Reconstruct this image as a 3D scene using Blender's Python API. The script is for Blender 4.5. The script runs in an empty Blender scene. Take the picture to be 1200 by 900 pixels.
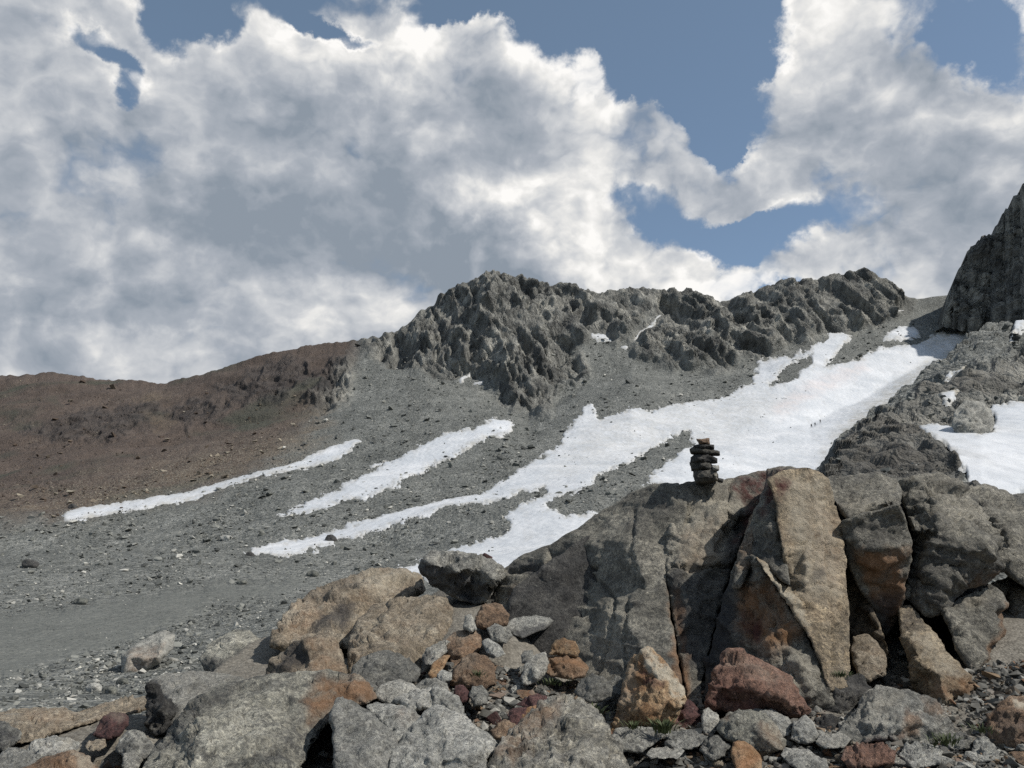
import bpy, bmesh, math, random, time
import numpy as np
from mathutils import Vector, Matrix
from mathutils.geometry import delaunay_2d_cdt
T0 = time.time()
SC = bpy.context.scene
COL = SC.collection
# ------------------------------------------------------------------ camera
F = 900.0                      # focal length in pixels of a 1200 px wide picture
PITCH = math.atan(150 / F)
SP, CP = math.sin(PITCH), math.cos(PITCH)
cam = bpy.data.cameras.new('camera')
cam.sensor_width = 36; cam.lens = 36 * F / 1200
cam.clip_start = 0.05; cam.clip_end = 20000
camo = bpy.data.objects.new('camera', cam); COL.objects.link(camo)
camo.rotation_euler = (math.radians(90) + PITCH, 0, 0)
SC.camera = camo
# ------------------------------------------------------------------ light
SUN_AZ, SUN_EL = math.radians(103), math.radians(50)     # azimuth from +Y towards +X
SUN_DIR = Vector((math.sin(SUN_AZ) * math.cos(SUN_EL), math.cos(SUN_AZ) * math.cos(SUN_EL), math.sin(SUN_EL)))
sun = bpy.data.lights.new('sun', 'SUN'); sun.energy = 3.7; sun.angle = math.radians(0.6); sun.color = (1.0, 0.95, 0.88)
suno = bpy.data.objects.new('sun', sun); COL.objects.link(suno)
suno.rotation_euler = SUN_DIR.to_track_quat('Z', 'Y').to_euler()
SC.view_settings.view_transform = 'Standard'
SC.view_settings.look = 'None'
SC.view_settings.exposure = 0.31
SC.view_settings.gamma = 1.0

def rays(x, y):
    cx = (np.asarray(x, float) - 600) / F; cy = (450 - np.asarray(y, float)) / F
    fw = CP - cy * SP; up = SP + cy * CP
    return cx / fw, up / fw
def P(x, y, d):
    rx, rz = rays(x, y); d = np.asarray(d, float)
    return np.stack(np.broadcast_arrays(rx * d, d, rz * d), -1)
def to_px(p):
    X, Y, Z = p[..., 0], p[..., 1], p[..., 2]
    f = Y * CP + Z * SP; u = -Y * SP + Z * CP
    return 600 + F * X / f, 450 - F * u / f

# ------------------------------------------------------------------ node helpers
class NT:
    def __init__(s, nt): s.nt = nt; s.n = nt.nodes; s.l = nt.links
    def add(s, typ, ins=None, **kw):
        nd = s.n.new(typ)
        for k, v in kw.items(): setattr(nd, k, v)
        for k, v in (ins or {}).items(): s.set(nd.inputs[k], v)
        return nd
    def set(s, sock, v):
        if isinstance(v, bpy.types.NodeSocket): s.l.new(v, sock)
        elif isinstance(v, bpy.types.Node): s.l.new(v.outputs[0], sock)
        else:
            if isinstance(v, (tuple, list)) and len(v) == 3 and sock.type == 'RGBA': v = (*v, 1)
            sock.default_value = v
    def m(s, op, a, b=None, c=None, clamp=False):
        nd = s.n.new('ShaderNodeMath'); nd.operation = op; nd.use_clamp = clamp
        s.set(nd.inputs[0], a)
        if b is not None: s.set(nd.inputs[1], b)
        if c is not None: s.set(nd.inputs[2], c)
        return nd.outputs[0]
    def vm(s, op, a, b=None, out=0):
        nd = s.n.new('ShaderNodeVectorMath'); nd.operation = op
        s.set(nd.inputs[0], a)
        if b is not None:
            if op == 'SCALE': s.set(nd.inputs['Scale'], b)
            else: s.set(nd.inputs[1], b)
        return nd.outputs[out]
    def mix(s, f, a, b, blend='MIX'):
        nd = s.n.new('ShaderNodeMix'); nd.data_type = 'RGBA'; nd.blend_type = blend; nd.clamp_factor = True
        s.set(nd.inputs[0], f); s.set(nd.inputs[6], a); s.set(nd.inputs[7], b)
        return nd.outputs[2]
    def rng(s, v, a, b, c=0.0, d=1.0, typ='SMOOTHSTEP'):
        nd = s.n.new('ShaderNodeMapRange'); nd.interpolation_type = typ; nd.clamp = True if typ == 'LINEAR' else nd.clamp
        s.set(nd.inputs[0], v)
        for i, q in enumerate((a, b, c, d)): s.set(nd.inputs[1 + i], q)
        return nd.outputs[0]
    def noise(s, vec, scale, detail=5, rough=0.55, dist=0.0):
        nd = s.n.new('ShaderNodeTexNoise'); s.set(nd.inputs['Vector'], vec)
        nd.inputs['Scale'].default_value = scale; nd.inputs['Detail'].default_value = detail
        nd.inputs['Roughness'].default_value = rough; nd.inputs['Distortion'].default_value = dist
        return nd.outputs[0]
    def vor(s, vec, scale, feature='F1', out='Distance'):
        nd = s.n.new('ShaderNodeTexVoronoi'); nd.feature = feature; s.set(nd.inputs['Vector'], vec)
        nd.inputs['Scale'].default_value = scale
        return nd.outputs[out]
    def ramp(s, f, stops):
        nd = s.n.new('ShaderNodeValToRGB'); s.set(nd.inputs[0], f)
        e = nd.color_ramp.elements
        while len(e) < len(stops): e.new(0.5)
        for q, (p, c) in zip(e, stops): q.position = p; q.color = (*c, 1)
        return nd.outputs[0]
    def attr(s, name):
        nd = s.n.new('ShaderNodeAttribute'); nd.attribute_name = name
        return nd.outputs['Fac']

# ------------------------------------------------------------------ sky with clouds (world)
def dir_of(x, y):
    rx, rz = rays(x, y); v = Vector((float(rx), 1, float(rz))); v.normalize(); return v
def azel(x, y):
    v = dir_of(x, y); return math.atan2(v.x, v.y), math.asin(v.z)
# soft blobs, in degrees of azimuth/elevation via picture points: (x, y, rx, ry, strength)
CLOUD = [(60, 60, 120, 130, .9), (-40, 250, 300, 260, .8), (330, 40, 60, 50, .35), (250, 260, 330, 190, 1.2), (290, 80, 100, 85, .6), (450, 90, 135, 110, 1.2),
         (600, 120, 110, 100, 1.0), (680, 190, 110, 100, 1.0), (780, 235, 90, 60, .75), (650, 290, 220, 70, 1.0), (240, 380, 500, 100, 1.0), (500, 220, 180, 100, .7),
         (990, 60, 80, 110, 1.05), (1010, 180, 120, 90, .95), (1150, 190, 110, 130, 1.15), (1080, 280, 200, 80, .9), (850, 325, 200, 45, .7), (1320, 240, 160, 260, .9), (790, 310, 90, 30, .3), (815, 207, 60, 26, 1.0), (700, 330, 190, 55, .9), (930, 310, 140, 45, .9), (1080, 330, 120, 50, .9), (930, 170, 60, 70, .9), (640, 85, 70, 60, .9), (740, 160, 60, 40, .7), (910, 350, 150, 40, 1.2), (765, 150, 62, 44, 1.1), (820, 195, 60, 34, 1.0), (905, 150, 50, 60, .8), (880, 205, 40, 30, .6)]
HOLES = [(92, 44, 46, 20, .66), (140, 80, 36, 16, .62), (205, 20, 34, 38, .8), (250, 25, 40, 26, .7), (730, 20, 140, 48, 1.25), (850, 60, 75, 90, 1.2), (845, 130, 42, 42, .7), (865, 258, 95, 28, .85),
         (1130, 40, 62, 40, 1.0), (1190, 80, 45, 30, .6), (765, 245, 50, 25, .5), (570, 8, 120, 16, .5), (975, 225, 40, 30, .4), (940, 335, 30, 25, .6), (400, 0, 60, 14, .7)]
DARK = [(330, 190, 180, 100, .8), (560, 150, 120, 70, .4), (420, 270, 230, 60, 1.0), (90, 220, 170, 60, .55), (60, 330, 160, 60, .6), (1120, 240, 120, 90, .5), (200, 345, 250, 35, .5), (1050, 120, 60, 70, .35), (600, 300, 120, 35, .8), (20, 140, 80, 60, .3)]
LIGHT = [(300, 70, 70, 55, .8), (30, 70, 70, 70, .6), (210, 140, 60, 50, .5), (450, 100, 45, 40, .9), (420, 155, 60, 30, .5), (410, 20, 110, 32, .8), (530, 30, 70, 40, .8), (640, 60, 60, 50, .7), (690, 120, 50, 60, .6), (140, 270, 70, 45, .7), (300, 290, 90, 45, .5),
         (360, 350, 130, 35, .5), (60, 385, 60, 20, .5), (200, 395, 80, 22, .5), (650, 250, 190, 50, .6), (750, 330, 130, 35, .7), (860, 330, 120, 22, .9), (960, 40, 60, 50, .7), (960, 140, 80, 60, .7), (1160, 110, 90, 50, .8), (960, 290, 90, 50, .8), (1060, 330, 60, 40, .5), (560, 240, 60, 25, .5)]
world = bpy.data.worlds.new('World'); SC.world = world; world.use_nodes = True
world.cycles.sampling_method = 'MANUAL'; world.cycles.sample_map_resolution = 256
SC.cycles.use_denoising = False; SC.cycles.max_bounces = 4; SC.cycles.diffuse_bounces = 2; SC.cycles.glossy_bounces = 2
w = NT(world.node_tree); w.n.clear()
tc = w.add('ShaderNodeTexCoord'); D = tc.outputs['Generated']
sky = w.add('ShaderNodeTexSky'); sky.sky_type = 'NISHITA'; sky.sun_disc = False
sky.sun_elevation = SUN_EL; sky.sun_rotation = SUN_AZ; sky.altitude = 2300; sky.air_density = 1.0; sky.dust_density = 1.6; sky.ozone_density = 1.2
sep = w.add('ShaderNodeSeparateXYZ', {0: D})
az = w.m('ARCTAN2', sep.outputs[0], sep.outputs[1]); el = w.m('ARCSINE', sep.outputs[2])
ae = w.add('ShaderNodeCombineXYZ', {0: az, 1: el}).outputs[0]
warpn = w.add('ShaderNodeTexNoise', {'Vector': D, 'Scale': 4.5, 'Detail': 8, 'Roughness': .62})
warp = w.vm('SCALE', w.vm('SUBTRACT', warpn.outputs['Color'], (.5, .5, .5)), 0.22)
aew = w.vm('ADD', ae, w.vm('MULTIPLY', warp, (1, 1, 0)))
def blobs(lst, vec):
    acc = None
    for x, y, rx, ry, s in lst:
        a, e = azel(x, y)
        k = 1.0 / math.cos(a) ** 2 * 0 + 1
        sx, sy = F / rx * (1 + .0), F / ry
        v = w.vm('MULTIPLY', w.vm('SUBTRACT', vec, (a, e, 0)), (sx, sy, 0))
        l = w.vm('LENGTH', v, out=1)
        g = w.rng(l, 1.35, 0.35, 0.0, s)
        acc = g if acc is None else w.m('ADD', acc, g)
    return acc
front = w.rng(sep.outputs[1], 0.2, 0.6)
cov = w.m('SUBTRACT', w.m('MINIMUM', blobs(CLOUD, aew), 1.15), w.m('MULTIPLY', blobs(HOLES, aew), 1.25))
cov = w.m('ADD', w.m('MULTIPLY', cov, front), w.m('MULTIPLY', w.m('SUBTRACT', 1.0, front), 0.35))
# cloud field as a group so it can be evaluated twice
g = bpy.data.node_groups.new('cloud_field', 'ShaderNodeTree')
g.interface.new_socket('Vector', in_out='INPUT', socket_type='NodeSocketVector')
g.interface.new_socket('Value', in_out='OUTPUT', socket_type='NodeSocketFloat')
q = NT(g); gi = q.add('NodeGroupInput'); go = q.add('NodeGroupOutput')
sv = q.vm('MULTIPLY', gi.outputs[0], (1.0, 1.0, 1.25))
wn = q.add('ShaderNodeTexNoise', {'Vector': sv, 'Scale': 7.0, 'Detail': 4, 'Roughness': .6})
wv = q.vm('ADD', sv, q.vm('SCALE', q.vm('SUBTRACT', wn.outputs['Color'], (.5, .5, .5)), .13))
f1 = q.noise(wv, 3.4, 10, .60)
bil = q.vor(wv, 6.5, 'F1'); bil2 = q.vor(wv, 15.0, 'F1'); bil3 = q.vor(wv, 36.0, 'F1')
bb = q.m('ADD', q.m('MULTIPLY', bil, -.30), q.m('ADD', q.m('MULTIPLY', bil2, -.17), q.m('MULTIPLY', bil3, -.085)))
q.set(go.inputs[0], q.m('ADD', f1, bb))
def cf(vec):
    nd = w.add('ShaderNodeGroup'); nd.node_tree = g; w.set(nd.inputs[0], vec); return nd.outputs[0]
v0 = cf(D)
v1 = cf(w.vm('ADD', D, (.022, .0, .030)))
vc = w.m('SUBTRACT', v0, 0.235)                       # centred cloud field
dens = w.m('ADD', w.m('MULTIPLY', w.m('SUBTRACT', cov, .42), .50), w.m('MULTIPLY', vc, 1.5))
alpha = w.rng(dens, -0.13, 0.20)
edge = w.rng(dens, 0.42, 0.05)
lit = w.m('MULTIPLY', w.m('SUBTRACT', v0, v1), w.m('ADD', 2.1, w.m('MULTIPLY', edge, .9)))
shade = w.m('ADD', w.m('ADD', 0.40, w.m('MULTIPLY', edge, .26)), lit)
shade = w.m('ADD', shade, w.m('MULTIPLY', vc, .6))
shade = w.m('ADD', shade, w.m('MULTIPLY', w.m('MULTIPLY', blobs(LIGHT, aew), front), .30))
shade = w.m('SUBTRACT', shade, w.m('MULTIPLY', w.m('MULTIPLY', blobs(DARK, aew), front), .29))
ccol = w.ramp(shade, [(0.0, (2.3, 2.7, 3.2)), (.35, (3.5, 3.8, 4.25)), (.65, (5.3, 5.45, 5.65)), (.85, (7.1, 7.05, 6.9)), (1.0, (8.6, 8.45, 8.2))])
skyc = w.mix(.28, sky.outputs[0], (2.4, 3.3, 3.8))
final = w.mix(alpha, skyc, ccol)
bg = w.add('ShaderNodeBackground', {0: final, 1: 0.093})
wo = w.add('ShaderNodeOutputWorld', {0: bg.outputs[0]})

# ------------------------------------------------------------------ numpy noise
_rs = np.random.RandomState(7)
_perm = _rs.permutation(256); _perm = np.concatenate([_perm, _perm, _perm])
_g3 = _rs.normal(size=(256, 3)); _g3 /= np.linalg.norm(_g3, axis=1, keepdims=True)
def perlin(p):
    p = np.asarray(p, np.float64); i = np.floor(p).astype(np.int64); f = p - i; i &= 255
    u = f * f * f * (f * (f * 6 - 15) + 10)
    r = 0
    for a in (0, 1):
        wx = u[..., 0] if a else 1 - u[..., 0]
        pa = _perm[i[..., 0] + a]
        for b in (0, 1):
            wy = u[..., 1] if b else 1 - u[..., 1]
            pb = _perm[pa + i[..., 1] + b]
            for c in (0, 1):
                wz = u[..., 2] if c else 1 - u[..., 2]
                h = _g3[_perm[pb + i[..., 2] + c]]
                r = r + wx * wy * wz * (h[..., 0] * (f[..., 0] - a) + h[..., 1] * (f[..., 1] - b) + h[..., 2] * (f[..., 2] - c))
    return r * 1.6
def fbm(p, octv=4, gain=.5, lac=2.03):
    s = 0; a = 1.0; q = np.array(p, float)
    for k in range(octv): s = s + a * perlin(q + 17.3 * k); q = q * lac; a *= gain
    return s
def ridged(p, octv=4, gain=.5, lac=2.1):
    s = 0; a = 1.0; q = np.array(p, float)
    for k in range(octv): s = s + a * (1 - 2 * np.abs(perlin(q + 11.7 * k))); q = q * lac; a *= gain
    return s
def cellf(p, seed=0, k=2):
    """Worley: returns F1, F2 and a random value of the nearest cell"""
    p = np.asarray(p, float); i = np.floor(p).astype(np.int64)
    f1 = np.full(p.shape[:-1], 9.0); f2 = f1.copy(); rv = np.zeros(p.shape[:-1])
    for a in (-1, 0, 1):
        for b in (-1, 0, 1):
            for c in (-1, 0, 1):
                j = i + (a, b, c); m = j & 255
                h = _perm[_perm[_perm[m[..., 0]] + m[..., 1]] + m[..., 2]]
                off = _g3[(h + seed) & 255] * .5 + .5
                d = np.sqrt((((j + off) - p) ** 2).sum(-1))
                near = d < f1
                f2 = np.where(near, f1, np.minimum(f2, d)); rv = np.where(near, h / 255.0, rv); f1 = np.where(near, d, f1)
    return f1, f2, rv
def facet(p, seed=0, beta=13.0):
    """angular broken-rock noise: every Worley cell is a plane with its own tilt, blended over narrow creases"""
    p = np.asarray(p, float); i = np.floor(p).astype(np.int64)
    acc = np.zeros(p.shape[:-1]); ws = acc + 1e-12
    for a in (-1, 0, 1):
        for b in (-1, 0, 1):
            for c in (-1, 0, 1):
                j = i + (a, b, c); m = j & 255
                h = _perm[_perm[_perm[m[..., 0]] + m[..., 1]] + m[..., 2]]
                off = _g3[(h + seed) & 255] * .5 + .5
                dl = p - (j + off); d = np.sqrt((dl ** 2).sum(-1)); w_ = np.exp(-beta * d)
                acc += w_ * ((dl * _g3[(h * 7 + seed + 3) & 255]).sum(-1) * 1.1 + (h / 255.0 - .5) * .5); ws += w_
    return acc / ws
def sstep(x, a, b):
    t = np.clip((x - a) / (b - a), 0, 1); return t * t * (3 - 2 * t)

def poly_sd(poly, x, y):
    """signed distance in pixels, positive inside"""
    x = np.asarray(x, float); y = np.asarray(y, float)
    d2 = np.full(x.shape, 1e12); ins = np.zeros(x.shape, bool)
    n = len(poly)
    for k in range(n):
        x0, y0 = poly[k][:2]; x1, y1 = poly[(k + 1) % n][:2]
        ex, ey = x1 - x0, y1 - y0; L = ex * ex + ey * ey + 1e-9
        t = np.clip(((x - x0) * ex + (y - y0) * ey) / L, 0, 1)
        d2 = np.minimum(d2, (x - x0 - t * ex) ** 2 + (y - y0 - t * ey) ** 2)
        c = (y0 > y) != (y1 > y)
        if abs(ey) > 1e-9: ins ^= c & (x < (y - y0) / ey * ex + x0)
    d = np.sqrt(d2)
    return np.where(ins, d, -d)

# ------------------------------------------------------------------ mesh helpers
def mesh_from(name, V, Fq, smooth=True, attrs=None):
    me = bpy.data.meshes.new(name)
    V = np.ascontiguousarray(V, np.float32); Fq = np.ascontiguousarray(Fq, np.int32)
    me.vertices.add(len(V)); me.vertices.foreach_set('co', V.ravel())
    k = Fq.shape[1]
    me.loops.add(Fq.size); me.loops.foreach_set('vertex_index', Fq.ravel())
    me.polygons.add(len(Fq)); me.polygons.foreach_set('loop_start', np.arange(0, Fq.size, k, dtype=np.int32))
    me.polygons.foreach_set('loop_total', np.full(len(Fq), k, np.int32))
    me.update(calc_edges=True)
    me.polygons.foreach_set('use_smooth', np.full(len(Fq), smooth))
    for an, av in (attrs or {}).items():
        at = me.attributes.new(an, 'FLOAT', 'POINT'); at.data.foreach_set('value', np.ascontiguousarray(av, np.float32))
    me.validate()
    return me
def vnormals(V, Ft):
    if Ft.shape[1] == 4: Ft = np.concatenate([Ft[:, :3], Ft[:, [0, 2, 3]]])
    n = np.cross(V[Ft[:, 1]] - V[Ft[:, 0]], V[Ft[:, 2]] - V[Ft[:, 0]])
    N = np.zeros_like(V)
    for k in range(3):
        for c in range(3): N[:, c] += np.bincount(Ft[:, k], n[:, c], len(V))
    return N / (np.linalg.norm(N, axis=1, keepdims=True) + 1e-12)
def link(name, me, mat=None, parent=None, loc=None):
    o = bpy.data.objects.new(name, me); COL.objects.link(o)
    if mat is not None and me is not None and len(me.materials) == 0: me.materials.append(mat)
    if loc is not None: o.location = loc
    if parent is not None: o.parent = parent
    return o
def tag(o, label=None, cat=None, group=None, kind=None):
    if label: o['label'] = label
    if cat: o['category'] = cat
    if group: o['group'] = group
    if kind: o['kind'] = kind
    return o
def grid_faces(nr, nc, keep=None):
    i = np.arange(nr * nc).reshape(nr, nc)
    f = np.stack([i[:-1, :-1], i[:-1, 1:], i[1:, 1:], i[1:, :-1]], -1).reshape(-1, 4)
    return f if keep is None else f[keep.reshape(-1)]
def compact(V, Fq, attrs):
    u, inv = np.unique(Fq, return_inverse=True)
    return V[u], inv.reshape(Fq.shape), {k: v[u] for k, v in attrs.items()}

# ------------------------------------------------------------------ materials
def principled(name, rough=.85):
    m = bpy.data.materials.new(name); m.use_nodes = True
    t = NT(m.node_tree); b = t.n['Principled BSDF']; b.inputs['Roughness'].default_value = rough
    b.inputs['Specular IOR Level'].default_value = 0.3
    return m, t, b
def rock_mat(name, cols, s=1.0, rust=(.20, .105, .048), speck=.5, streak=0.0, sdir=(1, 1, 1), bump=1.0, lichen=.4, var=.25, rustn=0.0):
    m, t, b = principled(name)
    pos = t.add('ShaderNodeNewGeometry').outputs['Position']
    oi = t.add('ShaderNodeObjectInfo')
    off = t.vm('SCALE', oi.outputs['Random'], 37.0)
    pv = t.vm('ADD', pos, off)
    big = t.noise(pv, 1.3 * s, 7, .62, .4)
    mid = t.noise(pv, 7 * s, 8, .65, .3)
    fin = t.noise(pv, 55 * s, 5, .7)
    mixv = t.m('ADD', t.m('MULTIPLY', big, .55), t.m('MULTIPLY', mid, .45))
    c = t.ramp(t.rng(mixv, .39, .61, typ='LINEAR'), [(0, cols[0]), (.5, cols[1]), (1, cols[2])])
    # mineral speckle
    c = t.mix(t.rng(fin, .35, .7), c, t.mix(1.0, c, (1.6, 1.57, 1.48), 'MULTIPLY')) if speck else c
    c = t.mix(t.m('MULTIPLY', t.rng(t.noise(pv, 34 * s, 4, .75), .56, .72), speck), c, t.mix(1.0, c, (.45, .45, .46), 'MULTIPLY'))
    if streak:
        sv = t.vm('MULTIPLY', pv, sdir)
        st = t.noise(sv, 3.2 * s, 8, .7, .8)
        c = t.mix(t.m('MULTIPLY', t.rng(st, .5, .66), streak), c, t.mix(1.0, c, (1.8, 1.75, 1.65), 'MULTIPLY'))
        c = t.mix(t.m('MULTIPLY', t.rng(st, .48, .36), streak), c, t.mix(1.0, c, (.5, .5, .52), 'MULTIPLY'))
    # dark lichen patches and pale lichen spots
    li = t.noise(t.vm('ADD', pv, (5, 3, 9)), 3.4 * s, 9, .72, .2)
    c = t.mix(t.m('MULTIPLY', t.rng(li, .51, .57), lichen), c, t.mix(1.0, c, (.36, .37, .40), 'MULTIPLY'))
    fk = t.noise(t.vm('ADD', pv, (2, 8, 3)), 24 * s, 8, .8, .6)
    c = t.mix(t.m('MULTIPLY', t.rng(fk, .53, .43), .75), c, t.mix(1.0, c, (.36, .36, .37), 'MULTIPLY'))
    c = t.mix(t.m('MULTIPLY', t.rng(fk, .54, .63), .55), c, t.mix(1.0, c, (1.75, 1.72, 1.62), 'MULTIPLY'))
    li2 = t.noise(t.vm('ADD', pv, (1, 13, 4)), 11 * s, 6, .7)
    c = t.mix(t.m('MULTIPLY', t.rng(li2, .62, .70), .35), c, (.34, .34, .29))
    # iron stain
    rn = t.noise(t.vm('ADD', pv, (7, 1, 2)), 2.3 * s, 8, .65, .5)
    rf = t.m('MULTIPLY', t.attr('rust'), t.rng(rn, .25, .6))
    if rustn: rf = t.m('ADD', rf, t.m('MULTIPLY', t.rng(rn, .5, .68), rustn), clamp=True)
    rc = t.mix(t.rng(t.noise(pv, 9 * s, 6, .6), .4, .65), rust, tuple(min(1, q * 1.45 + .03) for q in rust))
    c = t.mix(rf, c, rc)
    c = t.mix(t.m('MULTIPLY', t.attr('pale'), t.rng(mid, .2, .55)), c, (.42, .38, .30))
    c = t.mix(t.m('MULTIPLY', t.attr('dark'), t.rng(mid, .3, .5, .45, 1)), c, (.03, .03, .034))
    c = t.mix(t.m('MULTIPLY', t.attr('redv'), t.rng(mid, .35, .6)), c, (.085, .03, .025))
    vr = t.rng(oi.outputs['Random'], 0, 1, 1 - var, 1 + var, 'LINEAR')
    vc = t.add('ShaderNodeCombineColor', {0: vr, 1: vr, 2: vr})
    c = t.mix(1.0, c, vc.outputs[0], 'MULTIPLY')
    t.set(b.inputs['Base Color'], c)
    h = t.m('ADD', t.m('MULTIPLY', mid, .6), t.m('ADD', t.m('MULTIPLY', fin, .22), t.m('MULTIPLY', t.noise(pv, 20 * s, 8, .75, .4), .5)))
    if streak: h = t.m('ADD', h, t.m('MULTIPLY', st, .5 * streak))
    bp = t.add('ShaderNodeBump', {'Height': h, 'Strength': min(1, .95 * bump), 'Distance': .11 / s * bump})
    t.set(b.inputs['Normal'], bp.outputs[0])
    return m
M = {}
M['grey'] = rock_mat('grey_gneiss', [(.12, .121, .112), (.22, .218, .20), (.33, .325, .295)], 1.0, speck=.8)
M['outgrey'] = rock_mat('outcrop_grey', [(.105, .101, .088), (.185, .177, .152), (.29, .275, .235)], 1.0, speck=.8, lichen=.5, var=.04)
M['outtan'] = rock_mat('outcrop_tan', [(.15, .122, .085), (.25, .205, .145), (.37, .315, .235)], 1.1, speck=.5, streak=.55, sdir=(.5, .5, 2.4), lichen=.3, var=.04, rustn=.15)
M['lgrey'] = rock_mat('light_grey_rock', [(.185, .187, .175), (.295, .295, .275), (.42, .415, .385)], 1.3, speck=.5, lichen=.2)
M['speckle'] = rock_mat('speckled_boulder', [(.18, .177, .152), (.30, .292, .25), (.43, .42, .365)], 1.2, speck=.9, lichen=.75, var=.03)
M['tan'] = rock_mat('tan_rock', [(.15, .125, .092), (.245, .208, .16), (.36, .32, .255)], 1.3, speck=.6, lichen=.25, rustn=.2, var=.12)
M['rust'] = rock_mat('rusty_rock', [(.085, .058, .040), (.165, .112, .075), (.26, .195, .14)], 1.8, speck=.5, lichen=.3, rustn=.4, var=.2)
M['maroon'] = rock_mat('maroon_rock', [(.045, .024, .024), (.085, .042, .040), (.130, .075, .068)], 2.0, speck=.4, lichen=.2, var=.25)
M['red'] = rock_mat('red_brown_rock', [(.095, .055, .042), (.18, .105, .078), (.28, .185, .145)], 1.3, speck=.4, lichen=.3, var=.1)
M['stripe'] = rock_mat('banded_gneiss', [(.13, .123, .103), (.23, .222, .195), (.35, .34, .305)], 1.5, speck=.3, streak=.95, sdir=(2.2, 1, 5.0), lichen=.15, var=.03)
M['orange'] = rock_mat('orange_rock', [(.16, .09, .045), (.25, .165, .095), (.38, .29, .19)], 1.8, speck=.4, lichen=.2, rustn=.4, var=.2)
M['pale'] = rock_mat('pale_rock', [(.19, .185, .165), (.28, .275, .25), (.38, .375, .345)], 1.8, speck=.5, lichen=.2, var=.2)
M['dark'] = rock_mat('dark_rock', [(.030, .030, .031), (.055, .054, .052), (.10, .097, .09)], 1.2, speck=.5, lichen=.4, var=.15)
M['cairnrock'] = rock_mat('cairn_rock', [(.035, .034, .030), (.065, .062, .054), (.105, .10, .088)], 2.0, speck=.5, lichen=.3, var=.15)
M['talus'] = rock_mat('talus_stone', [(.060, .064, .058), (.105, .109, .098), (.165, .168, .150)], .35, speck=.3, lichen=.2, bump=.6, var=.0)

def ground_mat(name, c, s, far=False):
    m, t, b = principled(name, .95)
    pos = t.add('ShaderNodeNewGeometry').outputs['Position']
    rv = t.add('ShaderNodeTexVoronoi', {'Vector': pos, 'Scale': s}); f2 = t.vor(pos, s * 2.7, out='Color')
    sc = t.m('ADD', t.m('MULTIPLY', t.add('ShaderNodeSeparateColor', {0: rv.outputs['Color']}).outputs[0], .6), t.m('MULTIPLY', t.add('ShaderNodeSeparateColor', {0: f2}).outputs[1], .4))
    n = t.noise(pos, s * .06, 6, .6)
    col = t.ramp(t.m('ADD', t.m('MULTIPLY', sc, .7), t.m('MULTIPLY', n, .3)), [(.1, c[0]), (.5, c[1]), (.9, c[2])])
    t.set(b.inputs['Base Color'], col)
    h = t.m('ADD', t.m('MULTIPLY', rv.outputs['Distance'], -1), t.m('MULTIPLY', t.noise(pos, s * 4, 5, .6), .4))
    t.set(b.inputs['Normal'], t.add('ShaderNodeBump', {'Height': h, 'Strength': .8, 'Distance': .5 / s}).outputs[0])
    return m
M['gravel'] = ground_mat('gravel_ground', [(.075, .068, .056), (.15, .138, .115), (.27, .25, .21)], 34)

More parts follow.
